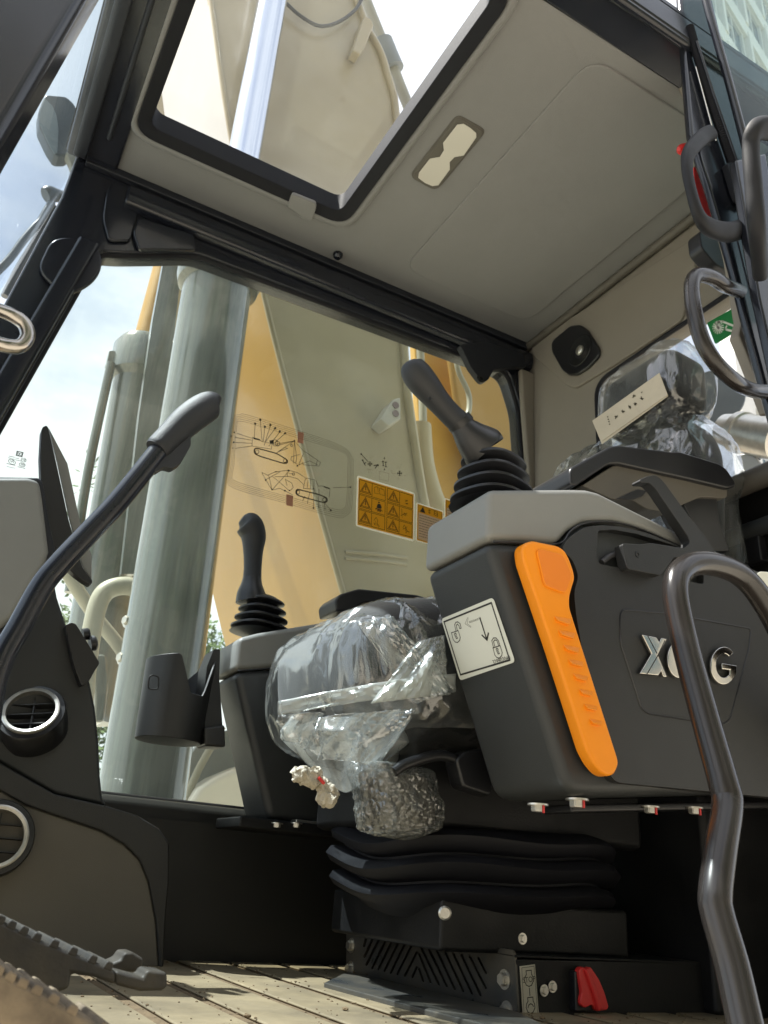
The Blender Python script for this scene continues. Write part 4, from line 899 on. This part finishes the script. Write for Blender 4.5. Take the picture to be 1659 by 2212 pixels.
fills('dot_print', [zd(circ(x, y, r, r, 10)[:-1]) for x, y, r in ((385, 175, 14), (450, 125, 15), (508, 215, 15), (580, 192, 15), (640, 233, 15), (698, 277, 15), (768, 298, 14), (885, 393, 12), (118, 285, 10), (80, 335, 12), (112, 412, 12), (95, 488, 8), (520, 895, 12), (600, 1015, 10), (925, 712, 12), (1130, 1250, 12), (1198, 1240, 9), (1275, 1262, 9), (1350, 1280, 14), (1600, 985, 12), (1130, 1005, 10), (650, 788, 10), (810, 775, 14), (765, 1030, 12), (820, 1028, 9))]+[zd([(370, 350), (450, 375), (450, 390), (368, 368)]), zd([(1260, 970), (1335, 995), (1330, 1010), (1258, 985)]), zd([(565, 390), (620, 380), (625, 430), (575, 430)])], m_inkg, d1)
fills('red_print', [zd([(930, 275), (1005, 290), (1000, 430), (925, 415)]), zd([(782, 1075), (870, 1095), (865, 1235), (782, 1215)])], mat('pale red ink', (.42, .20, .12), .8), d1)
d2 = thing('pictogram_decal', 'small row of black control pictograms printed on the side glass', 'decal', P(825, 1000, Y=YD))
def zw(p, dy=0): return L(cv(745.2, 950.5, .15625, p), Y=YD-dy)
cr = lambda x, y, s: [[(x-s, y), (x+s, y)], [(x, y-s), (x, y+s)]]
gp = []
for x, y, s in ((345, 330, 26), (755, 460, 28)):
    gp += cr(x, y, s)+[[(x-s, y-8), (x-s, y+8)], [(x+s, y-8), (x+s, y+8)], [(x-8, y-s), (x+8, y-s)], [(x-8, y+s), (x+8, y+s)]]
gp += [[(225, 195), (320, 300)], [(240, 275), (280, 350)], [(265, 330), (290, 310)], [(400, 355), (460, 340)], [(420, 390), (450, 340)], [(525, 290), (530, 355)], [(562, 305), (566, 370)], [(515, 300), (538, 296)], [(520, 352), (540, 356)], [(552, 308), (575, 306)], [(556, 368), (578, 372)], [(545, 240), (545, 262)], [(545, 398), (545, 415)]]
strokes('pictogram_print', [zw(q) for q in gp], YN, .0022, m_inkg, d2)
fills('pictogram_fill', [zw(circ(x, y, r, r, 8)[:-1]) for x, y, r in ((245, 280, 13), (455, 350, 13), (345, 330, 12), (755, 460, 13), (545, 255, 9), (545, 408, 9), (225, 195, 14))], m_inkg, d2)
rs = random.Random(5); sm = []
for x, y in ((340, 230), (345, 420), (750, 365), (670, 445), (830, 480), (750, 540)):
    for k in range(6): a, b = x+rs.uniform(-35, 35), y+rs.uniform(-22, 22); sm.append([(a, b), (a+rs.uniform(-22, 22), b+rs.uniform(-16, 16))])
sm += [[(480, 430), (610, 465), (600, 570), (475, 545), (480, 430)]]
strokes('small_print', [zw(q) for q in sm], YN, .0008, mat('pale ink', (.14, .12, .07), .8), d2)
d3 = thing('warning_decal', 'large orange warning decal with twelve pictograms in three rows on the side glass', 'warning decal', P(832, 1098, Y=YD), 'warning decals on the side glass')
prism('decal_sheet', rnd(zw([(170, 488), (965, 735), (955, 1405), (148, 1190)]), .006, 4), (0, -.0004, 0), m_warnw, d3)
prism('decal_field', zw([(190, 520), (948, 752), (940, 1372), (172, 1172)], .0006), (0, -.0002, 0), m_warn, d3)
def lerp2(a, b, t): return (a[0]+(b[0]-a[0])*t, a[1]+(b[1]-a[1])*t)
def cell(u, v): return lerp2(lerp2((202, 540), (936, 768), u), lerp2((188, 1160), (926, 1358), u), v)
cells = []; tris = []; marks = []
for r in range(3):
    for c in range(2):
        u0, u1 = (0, .488) if c == 0 else (.525, 1.0); v0, v1 = r/3+.008, (r+1)/3-.022; um = (u0+u1)/2-.006
        cells.append([cell(u0, v0), cell(u1, v0), cell(u1, v1), cell(u0, v1), cell(u0, v0)]); cells.append([cell(um, v0), cell(um, v1)])
        T = lambda a, b: cell(u0+(um-u0)*a, v0+(v1-v0)*b)
        tris.append([T(.5, .10), T(.92, .86), T(.08, .86), T(.5, .10)]); tris.append([T(.5, .24), T(.80, .77), T(.20, .77), T(.5, .24)])
        marks.append([T(.5, .38), T(.5, .62)])
strokes('grid_print', [zw(q, .0010) for q in cells], YN, .0013, m_inkb, d3)
strokes('triangle_print', [zw(q, .0010) for q in tris], YN, .0015, m_inkb, d3)
strokes('mark_print', [zw(q, .0010) for q in marks], YN, .0022, m_inkb, d3)
strokes('book_print', [zw(q, .0010) for q in ([(405, 660), (430, 645), (475, 668), (540, 690), (548, 770), (480, 745), (412, 735), (405, 660)], [(475, 668), (480, 745)], [(450, 640), (460, 720)], [(495, 650), (520, 690)])], YN, .0009, m_inkb, d3)
fills('person_print', [zw(circ(470, 862, 12, 12, 8)[:-1], .001), zw([(455, 880), (488, 885), (508, 930), (500, 950), (445, 945), (440, 915)], .001), zw([(420, 945), (440, 935), (442, 955), (425, 962)], .001), zw([(500, 960), (522, 985), (505, 985)], .001)], m_ink, d3)
fills('legs_print', [zw([(445, 950), (500, 958), (495, 995), (478, 998), (472, 970), (462, 990), (448, 985)], .0011)], m_inkb, d3)
misc = []
for (x, y, s) in ((850, 830, 34), (850, 870, 20), (800, 1020, 40), (850, 1030, 26), (440, 1150, 40), (460, 1190, 26), (830, 1230, 36), (860, 1270, 26)):
    for k in range(4): misc.append([(x+rs.uniform(-s, s), y+rs.uniform(-s, s)*.8) for _ in range(2)])
misc += [[(785, 950), (790, 1070)], [(400, 1110), (430, 1070), (455, 1120), (440, 1180)], [(800, 1210), (820, 1175), (850, 1230), (845, 1290)]]
strokes('scene_print', [zw(q, .0010) for q in misc], YN, .0010, m_inkb, d3)
fills('blot_print', [zw(circ(858, 880, 16, 9, 8)[:-1], .001)], m_ink, d3)
for lab_, pts in (('small orange and white warning decal with black triangle, right of the twelve pictograms', [(990, 862), (1362, 985), (1352, 1500), (980, 1395)]), ('warning decal mostly hidden behind the near joystick bellows', [(1378, 800), (1740, 920), (1732, 1400), (1372, 1330)])):
    t = thing('warning_decal', lab_, 'warning decal', P(*cv(745.2, 950.5, .15625, [pts[0]])[0], Y=YD), 'warning decals on the side glass')
    tl, tr, br, bl = pts; F = lambda u, v: lerp2(lerp2(tl, tr, u), lerp2(bl, br, u), v)
    prism('decal_sheet', rnd(zw(pts), .005, 4), (0, -.0004, 0), m_warnw, t)
    prism('decal_field', zw([F(.035, .03), F(.965, .03), F(.965, .97), F(.035, .97)], .0006), (0, -.0002, 0), m_warn, t)
    fills('white_field', [zw([F(.08, .24), F(.92, .24), F(.92, .93), F(.08, .93)], .0009)], m_warnw, t)
    strokes('border_print', [zw([F(.06, .05), F(.94, .05), F(.94, .95), F(.06, .95)], .0010)], YN, .0008, m_inkb, t, True)
    fills('triangle_print', [zw([F(.24, .06), F(.33, .21), F(.13, .21)], .0010)], m_ink, t)
    strokes('heading_print', [zw(q, .0010) for q in ([F(.48, .08), F(.48, .19)], [F(.43, .10), F(.53, .10)], [F(.44, .15), F(.53, .16)], [F(.66, .07), F(.78, .09), F(.78, .19), F(.66, .17), F(.66, .07)], [F(.66, .12), F(.78, .14)])], YN, .0013, m_inkb, t)
    tl_ = []
    for r in range(9):
        v = .30+r*.068; u = .12
        while u < .86:
            w = rs.uniform(.03, .10); tl_.append([F(u, v), F(min(.88, u+w), v)]); u += w+.035
    strokes('text_print', [zw(q, .0011) for q in tl_], YN, .0016, mat('grey ink', (.28, .28, .25), .8), t)
# glass maker's etching
d5 = thing('glass_etching', 'faint grey maker marks etched in the side glass near its front lower corner', 'glass marking', P(37, 997, Y=YD))
def ze(p): return L(cv(0, 950.5, .04557, p), Y=YD)
strokes('etched_lines', [ze(q) for q in ([(430, 760), (680, 815)], [(740, 850), (880, 885)], [(400, 840), (535, 870)], [(580, 890), (690, 915)], [(730, 935), (1000, 995)], [(320, 1110), (720, 1210)], [(840, 1265), (1185, 1350)])]+[ze([(x, y), (x+25, y+6)]) for x, y in ((340, 1245), (405, 1265), (470, 1285), (540, 1300), (600, 1318), (680, 1332))], YN, .0011, m_etch, d5)
strokes('etched_rings', [ze(circ(568, 1035, 175, 105, 20, .5)), ze(circ(1120, 950, 122, 92, 18, .25)), ze(circ(1050, 1172, 145, 88, 18, .2)), ze(circ(935, 655, 105, 90, 18, .25)), ze([(500, 960), (540, 1050), (620, 970), (640, 1080)]), ze([(990, 1110), (1030, 1160), (990, 1200)]), ze([(1050, 1120), (1090, 1170), (1050, 1215)]), ze([(1110, 1130), (1150, 1185), (1110, 1230)]), ze([(1040, 930), (1120, 940), (1190, 920), (1180, 1000), (1120, 960)])], YN, .0010, m_etch, d5)
strokes('etched_square', [ze([(815, 535), (1090, 600), (1035, 790), (770, 725)])], YN, .0020, m_etch, d5, True)
fills('etched_triangle', [ze([(870, 610), (1010, 645), (905, 720)])], mat('etch dark', (.18, .21, .25), .8), d5)
d6 = thing('hammer_decal', 'green decal with white hammer breaking glass on the rear window', 'decal', P(1560, 705, X=1.293))
def zg(p, dx=0): return L(cv(1065, 540, .35807, p), X=1.2925-dx)
prism('decal_sheet', rnd(zg([(1290, 440), (1450, 350), (1480, 450), (1432, 512), (1340, 568)]), .004, 3), (.0015, 0, 0), m_green, d6)
strokes('starburst_print', [zg([(1358, 468), (1358+34*math.cos(a), 468+34*math.sin(a)*1.1)], .0006) for a in [i*.42 for i in range(15)]], (-1, 0, 0), .0022, m_sticker, d6)
strokes('hammer_print', [zg([(1345, 437), (1385, 430)], .0006), zg([(1385, 432), (1462, 462), (1445, 490), (1400, 478), (1408, 462)], .0006), zg([(1365, 430), (1350, 450)], .0006)], (-1, 0, 0), .0045, m_sticker, d6)

# ================================================================== OUTSIDE: BOOM, CYLINDERS, MACHINE
boom = thing('excavator_boom', 'tall pale painted excavator boom rising outside the cab side window', 'excavator boom', (1.1, 2.4, -1.2))
left = [(430, -160), (455, 0), (496, 283), (570, 640), (660, 990), (740, 1280), (800, 1480)]
right = [(1130, 1600), (1010, 1330), (945, 1190), (918, 1100), (895, 960), (872, 760), (858, 279), (835, 161), (817, 107), (790, 61), (776, 21), (700, -160)]
YB = 2.15
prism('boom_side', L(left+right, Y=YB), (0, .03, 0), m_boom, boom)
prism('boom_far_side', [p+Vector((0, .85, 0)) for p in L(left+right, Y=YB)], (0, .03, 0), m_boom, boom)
lf = L(left, Y=YB)
def strip(name, pts, y0, y1, m, parent, th=.02):
    bm = bmesh.new(); a = [bm.verts.new((p.x, y0, p.z)) for p in pts]; b = [bm.verts.new((p.x, y1, p.z)) for p in pts]
    c = [bm.verts.new((p.x+th, y0, p.z)) for p in pts]; d = [bm.verts.new((p.x+th, y1, p.z)) for p in pts]
    for i in range(len(pts)-1):
        bm.faces.new((a[i], a[i+1], b[i+1], b[i])); bm.faces.new((c[i], d[i], d[i+1], c[i+1]))
        bm.faces.new((a[i], c[i], c[i+1], a[i+1])); bm.faces.new((b[i], b[i+1], d[i+1], d[i]))
    return link(name, fin(bm), m, parent)
low_ = [p for p in catm(lf, 6) if p.z < 2.25]; hi_ = [p for p in catm(lf, 6) if p.z >= 2.1]
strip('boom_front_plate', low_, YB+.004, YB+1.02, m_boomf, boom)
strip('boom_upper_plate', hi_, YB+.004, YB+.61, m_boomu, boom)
tube('boom_flange', [p+Vector((0, -.004, 0)) for p in L(right[:1]+right[1:], Y=YB)], .016, m_boom, boom, 8, 3)
tube('weld_edge', [p+Vector((0, -.002, 0)) for p in lf], .010, m_boom, boom, 8, 4)
for dy in (0, 14):
    tube('weld_bar', L([(745, 1192+dy), (820, 1198+dy), (878, 1206+dy)], Y=YB), .006, m_boom, boom, 8, 3)
cl = prism('hose_clamp', L([(822, 905), (850, 862), (865, 858), (866, 905), (840, 920)], Y=YB-.07), (0, .07, 0), m_boomu, boom, .004)
lathe('clamp_hole', P(855, 875, Y=YB-.072), YN, [(-.002, .012), (.001, .012)], mat('clamp grey', (.22, .17, .18), .6), cl, 16)
lathe('clamp_hole', P(855, 893, Y=YB-.072), YN, [(-.002, .012), (.001, .012)], MATS['clamp grey'], cl, 16)
prism('hose_bracket', L([(750, 130), (775, 55), (790, 62), (795, 75), (775, 125), (765, 138)], Y=YB-.01), (0, -.05, 0), m_boom, boom, .006)
tube('cable', L([(616, 5), (650, 35), (690, 56), (730, 48), (768, 20), (790, -20)], Y=YB-.03), .007, m_cable, boom, 8, 5)
pipe = thing('boom_pipe', 'pale hydraulic pipe with clamp running beside the boom seen through the roof hatch', 'hydraulic pipe', P(830, 110, Y=2.35))
tube('pipe_tube', L([(770, -60), (790, 0), (835, 112), (880, 225), (905, 290)], Y=2.35), .026, m_hose, pipe, 14, 4)
tube('pipe_clamp', L([(826, 92), (838, 122), (850, 150)], Y=2.35), .05, m_steel, pipe, 14, 2)
cy = thing('boom_cylinder', 'large near boom cylinder with chrome rod standing right outside the side window', 'hydraulic cylinder', P(300, 1760, Y=2.0))
YY = 2.0
def ps(pts, Y): return [P(x, y, Y=Y) for x, y in pts]
tube('barrel', ps([(288, 1850), (307, 1720), (470, 620)], YY), .099, m_cyl, cy, 64, 0)
a, b = ps([(470, 625), (482, 545)], YY); d = (b-a)
lathe('cylinder_head', a, d, [(-.008, .099), (.004, .116), (.03, .122), (d.length+.08, .122), (d.length+.10, .10), (d.length+.10, .05)], m_cyl, cy, 56)
tube('rod', ps([(482, 545), (523, 362), (588, 0), (620, -180)], YY), .052, m_rod, cy, 48, 0)
tube('head_ring', ps([(475, 600), (477.5, 588)], YY), .124, m_cyl, cy, 48, 0)
for yb, xb in ((1340, 268), (1420, 256)):
    bolt(P(xb+4, yb, Y=YY), (-1, -.5, 0), cy, 1.4)
cy2 = thing('boom_cylinder', 'second boom cylinder farther back, seen left of the near cylinder', 'hydraulic cylinder', P(180, 1600, Y=2.75))
tube('barrel', ps([(175, 1560), (240, 1200), (302, 815)], 2.75), .092, m_cyl, cy2, 48, 0)
a, b = ps([(302, 820), (312, 760)], 2.75); d = b-a
lathe('cylinder_head', a, d, [(-.03, .09), (.0, .112), (d.length, .112), (d.length+.03, .095), (d.length+.03, .05)], m_cyl, cy2, 48)
tube('rod', ps([(312, 760), (368, 545), (420, 330)], 2.75), .050, m_boomf, cy2, 32, 0)
prism('head_bracket', ps([(234, 768), (236, 757), (262, 756), (300, 752), (305, 800), (262, 800), (255, 784), (240, 784), (230, 785)], 2.72), (0, .04, 0), m_cyl, cy2, .004)
tube('feed_pipe', ps([(150, 1280), (190, 1020), (240, 785)], 2.70), .016, m_cyl, cy2, 12, 4)
pl = thing('support_post', 'grey painted upright plate between the two boom cylinders', 'machine part', P(330, 1200, Y=2.45))
prism('post_plate', ps([(357, 545), (396, 545), (372, 760), (330, 1000), (290, 1240), (262, 1240), (300, 900), (330, 690)], 2.45), (0, .03, 0), m_cyl, pl)
hs = thing('hydraulic_hose', 'pale curved hydraulic hose arching beside the near cylinder', 'hose', P(200, 1400, Y=2.3))
tube('hose_tube', ps([(180, 1520), (190, 1420), (205, 1330), (222, 1285), (250, 1268), (285, 1268), (320, 1290)], 2.3), .026, m_hose, hs, 16, 6)
hs = thing('hydraulic_hose', 'straight pale hose sloping down behind the arched hose', 'hose', P(170, 1280, Y=2.5))
tube('hose_tube', ps([(120, 1180), (150, 1245), (205, 1330), (260, 1400), (300, 1470)], 2.5), .020, m_hose, hs, 14, 5)
sp_ = thing('spool_fitting', 'grey steel fitting low down left of the near cylinder', 'machine part', P(210, 1500, Y=2.4))
prism('fitting_block', ps([(196, 1412), (230, 1412), (236, 1470), (226, 1560), (204, 1560), (205, 1500)], 2.4), (0, .12, 0), m_cyl, sp_, .01)
wall_ = thing('machine_body', 'yellow painted machine body panels beyond the boom', 'machine body', (1.8, 2.7, -1.2))
prism('body_panel', L([(893, 690), (1180, 790), (1240, 1500), (1010, 1500), (960, 1140), (905, 900)], Y=2.75), (0, .05, 0), m_yellow, wall_, .01)
prism('body_panel', L([(960, 690), (1230, 790), (1240, 1300), (1070, 1250), (1030, 1000), (985, 860)], Y=2.62), (0, .04, 0), m_boomf, wall_, .02)
tube('body_hose', L([(906, 920), (912, 1000), (930, 1070), (948, 1110), (955, 1150)], Y=2.35), .045, m_boom, wall_, 14, 5)
tube('body_pipe', L([(905, 700), (912, 840), (915, 930), (925, 1010), (958, 1100)], Y=2.45), .016, m_hose, wall_, 10, 5)
tube('body_hose', L([(982, 745), (990, 800), (1012, 850), (1012, 890), (998, 905), (970, 915)], Y=2.5), .012, m_hose, wall_, 10, 5)
prism('boom_foot', L([(745, 1300), (900, 1300), (1100, 1420), (1100, 1700), (760, 1700)], Y=2.12), (0, .02, 0), m_boom, wall_, .004)
fd = thing('mud_guard', 'white rounded guard low outside the side window behind the far console', 'guard', P(460, 1740, Y=2.5))
prism('guard_shell', L([(395, 1760), (410, 1735), (430, 1702), (470, 1675), (525, 1652), (620, 1640), (640, 1800), (395, 1800)], Y=2.5), (0, .25, 0), m_white, fd, .02)
fd = thing('support_strut', 'grey blue steel strut crossing below the near cylinder', 'machine part', P(430, 1700, Y=2.6))
prism('strut_plate', L([(360, 1760), (398, 1650), (440, 1590), (560, 1560), (620, 1660), (440, 1720), (405, 1780)], Y=2.62), (0, .03, 0), m_steel, fd, .004)
tube('strut_tube', L([(395, 1740), (430, 1660), (480, 1570)], Y=2.56), .012, m_hose, fd, 10, 0)
prism('warning_patch', L([(398, 1602), (416, 1600), (404, 1636), (397, 1650)], Y=2.58), (0, .01, 0), m_orange, fd)
# work-lamp mirror and arm outside the windshield
mi = thing('side_mirror', 'dark side mirror outside the windshield against the sky', 'mirror', P(160, 370, Y=1.95))
mo = rnd(L([(98, 203), (143, 207), (160, 222), (178, 258), (183, 285), (170, 305), (146, 336), (120, 336), (104, 312), (84, 270), (83, 240), (92, 215)], Y=1.95), .008, 2)
prism('mirror_housing', mo, (0, .05, 0), m_mirror, mi, .012)
prism('mirror_face', L([(97, 212), (113, 228), (122, 248), (127, 280), (124, 330), (118, 333), (104, 310), (86, 268), (86, 240)], Y=1.947), (0, .003, 0), m_mirrorg, mi, .001)
tube('mirror_arm', L([(165, 280), (180, 268), (200, 267), (230, 268)], Y=1.93), .016, m_mirror, mi, 12, 4)
prism('mirror_bracket', L([(142, 330), (165, 298), (230, 300), (205, 345), (175, 372), (158, 372), (152, 350)], Y=1.94), (0, .03, 0), m_hose, mi, .004)
ra = thing('mirror_bar', 'thin double bar with round end fitting outside the front glass', 'bar', P(105, 420, Y=1.9))
tube('bar_tube', L([(112, 438), (98, 460), (88, 478), (74, 492), (50, 520), (20, 560), (-20, 600)], Y=1.9), .010, m_mirror, ra, 10, 4)
tube('bar_tube', L([(118, 448), (100, 480), (70, 530), (40, 580), (10, 640)], Y=1.92), .010, m_mirror, ra, 10, 4)
tube('end_fitting', L([(98, 422), (108, 420), (130, 424), (150, 430)], Y=1.9), [.020, .022, .016, .018], m_mirror, ra, 14, 4)
rm = thing('convex_mirror', 'round dark rear mirror outside the rear window beside the headrest', 'mirror', P(1544, 858, X=1.75))
a = P(1544, 858, X=1.75); d = Vector((-.75, -.55, -.2)).normalized()
lathe('mirror_shell', a, d, [(-.05, .02), (-.035, .055), (-.012, .078), (.0, .082), (.006, .080), (.006, .074)], m_mirror, rm, 40)
tube('mirror_stem', [a-d*.045, P(1600, 900, X=1.85), P(1640, 990, X=1.85)], .009, m_frame2, rm, 10, 4)
wl = thing('work_lamp', 'polished round work lamp outside the rear window at the right edge', 'lamp', P(1600, 935, X=1.5))
a, b = P(1566, 928, X=1.5), P(1668, 948, X=1.5); d = b-a
lathe('lamp_body', a, d, [(-.004, .030), (.0, .038), (d.length*.28, .044), (d.length*.30, .050), (d.length*.42, .050), (d.length*.44, .046), (d.length*1.2, .050), (d.length*1.25, .030)], m_bolt, wl, 36)
prism('lamp_bracket', L([(1590, 985), (1622, 978), (1668, 1030), (1690, 1080), (1640, 1075)], X=1.5), (.01, 0, 0), m_white, wl, .002)
# building behind the machine (seen through rear window and door glass)
C0 = Vector((math.sin(math.radians(53.2)), math.cos(math.radians(53.2)), 0))*20
U = Vector((math.sin(math.radians(73.5)), math.cos(math.radians(73.5)), 0)); Nn = Vector((U.y, -U.x, 0))
if Nn.dot(C0) > 0: Nn = -Nn
bl = thing('office_building', 'tall white building with blue windows behind the cab', 'building', (C0.x, C0.y, -1.25))
def bq(name, u0, u1, z0, z1, d0, d1, m, parent, me=None):
    ps_ = [C0+U*u0, C0+U*u1]
    back = C0.normalized()*abs(d1)
    q = [ps_[0]+Nn*d0, ps_[1]+Nn*d0, ps_[1]+back, ps_[0]+back]
    return prism(name, [Vector((p.x, p.y, z0)) for p in q], (0, 0, z1-z0), m, parent)
bq('wall', 0, 34, -1.25, 48, 0, -12, m_wall2, bl)
FH = 3.2; CW = 2.6
for f in range(15): bq('floor_band', -.1, 34.1, f*FH-.2, f*FH+.75, .25, .0, m_wall, bl)
bq('corner_pier', -.3, .5, -1.2, 48.1, .35, .0, m_wall, bl)
wm = None
def cellmesh(w, h):
    bm = bmesh.new()
    for (a0, a1, b0, b1, d0, d1) in ((0, w, 0, h, .02, .04),):
        pass
    return bm
def boxm(parts):
    bm = bmesh.new()
    for (a0, a1, b0, b1, d) in parts:
        c = []
        for dd in (.0, d):
            for (a, b) in ((a0, b0), (a1, b0), (a1, b1), (a0, b1)): c.append(bm.verts.new(U*a+Nn*dd+Vector((0, 0, b))))
        for f in ((0, 1, 2, 3), (4, 5, 6, 7), (0, 1, 5, 4), (1, 2, 6, 5), (2, 3, 7, 6), (3, 0, 4, 7)): bm.faces.new([c[i] for i in f])
    return fin(bm, False)
fm = boxm([(0, .08, 0, 2.1, .14), (1.9, 1.98, 0, 2.1, .14), (.08, 1.9, 0, .07, .14), (.08, 1.9, 2.03, 2.1, .14), (.9, .97, .07, 2.03, .12), (.08, .9, 1.3, 1.36, .1), (-.35, -.1, -.2, 2.4, .3)]); fm.materials.append(m_wall)
pm = boxm([(.08, 1.9, .07, 2.03, .03)]); pm.materials.append(m_bglass)
for f in range(14):
    for c in range(13):
        p = C0+U*(.9+c*CW)+Nn*.01+Vector((0, 0, f*FH+.85))
        w = link('window', fm, None, bl, p); link('pane', pm, None, w, p)
# tree beyond the machine
tr = thing('tree', 'green leafy tree low in the distance left of the cylinders', 'tree', (1.7, 16, -1.25))
tube('trunk', [(1.7, 16, -1.25), (1.75, 16, 1.2), (1.68, 16.1, 3.0), (1.8, 16, 4.2)], [.22, .17, .12, .05], m_trunk, tr, 12, 5)
bm = bmesh.new(); rt_ = random.Random(3)
for i in range(9000):
    cl_ = rt_.randrange(26); rc = random.Random(cl_); cx, cyy, cz = 1.7+rc.gauss(0, 1.1), 16+rc.gauss(0, 1.0), 3.6+rc.gauss(0, 1.0)
    p = Vector((cx+rt_.gauss(0, .33), cyy+rt_.gauss(0, .33), cz+rt_.gauss(0, .28))); s = rt_.uniform(.05, .11)
    a = Vector((rt_.gauss(0, 1), rt_.gauss(0, 1), rt_.gauss(0, 1))).normalized(); b = a.orthogonal().normalized()
    bm.faces.new([bm.verts.new(p+q) for q in (a*s, b*s*.5, -a*s, -b*s*.5)])
o = link('crown', fin(bm, False), m_leaf, tr)

def tree(name, label, x, y, h, seed, nleaf=9000, sp=1.1):
    tr = thing(name, label, 'tree', (x, y, -1.25)); r_ = random.Random(seed)
    tube('trunk', [(x, y, -1.25), (x+.05, y, h*.3-1.25), (x-.05, y+.1, h*.6-1.25), (x+.1, y, h*.85-1.25)], [.22, .17, .12, .05], m_trunk, tr, 12, 5)
    bm = bmesh.new()
    for i in range(nleaf):
        rc = random.Random(seed*100+r_.randrange(34)); c = Vector((x+rc.gauss(0, sp), y+rc.gauss(0, sp), h*.68-1.25+rc.gauss(0, sp)))
        p = c+Vector((r_.gauss(0, .36), r_.gauss(0, .36), r_.gauss(0, .3))); q_ = r_.uniform(.07, .15)
        a = Vector((r_.gauss(0, 1), r_.gauss(0, 1), r_.gauss(0, 1))).normalized(); b = a.orthogonal().normalized()
        bm.faces.new([bm.verts.new(p+q) for q in (a*q_, b*q_*.5, -a*q_, -b*q_*.5)])
    link('crown', fin(bm, False), m_leaf, tr)
tree('tree', 'broad leafy tree standing on the yard behind the camera, reflected in the cylinder', -3.5, -6.5, 7.5, 21, 14000, 1.5)
tree('tree', 'leafy tree behind the camera nearer the rear of the machine', 4.5, -8, 8.5, 22, 14000, 1.6)
ob = thing('workshop_building', 'long pale workshop building across the yard behind the camera', 'building', (0, -11, -1.25))
prism('wall', [(-26, -11, -1.25), (30, -11, -1.25), (30, -11, 13), (-26, -11, 13)], (0, -8, 0), mat('workshop wall', (.46, .43, .37), .8, var=.1), ob)
wm_ = None
for f in range(3):
    for k in range(12):
        w = box('window', (-22+k*4.3, -10.97, 1.6+f*3.6), (1.9, .10, 1.7), m_bglass, ob, 0)
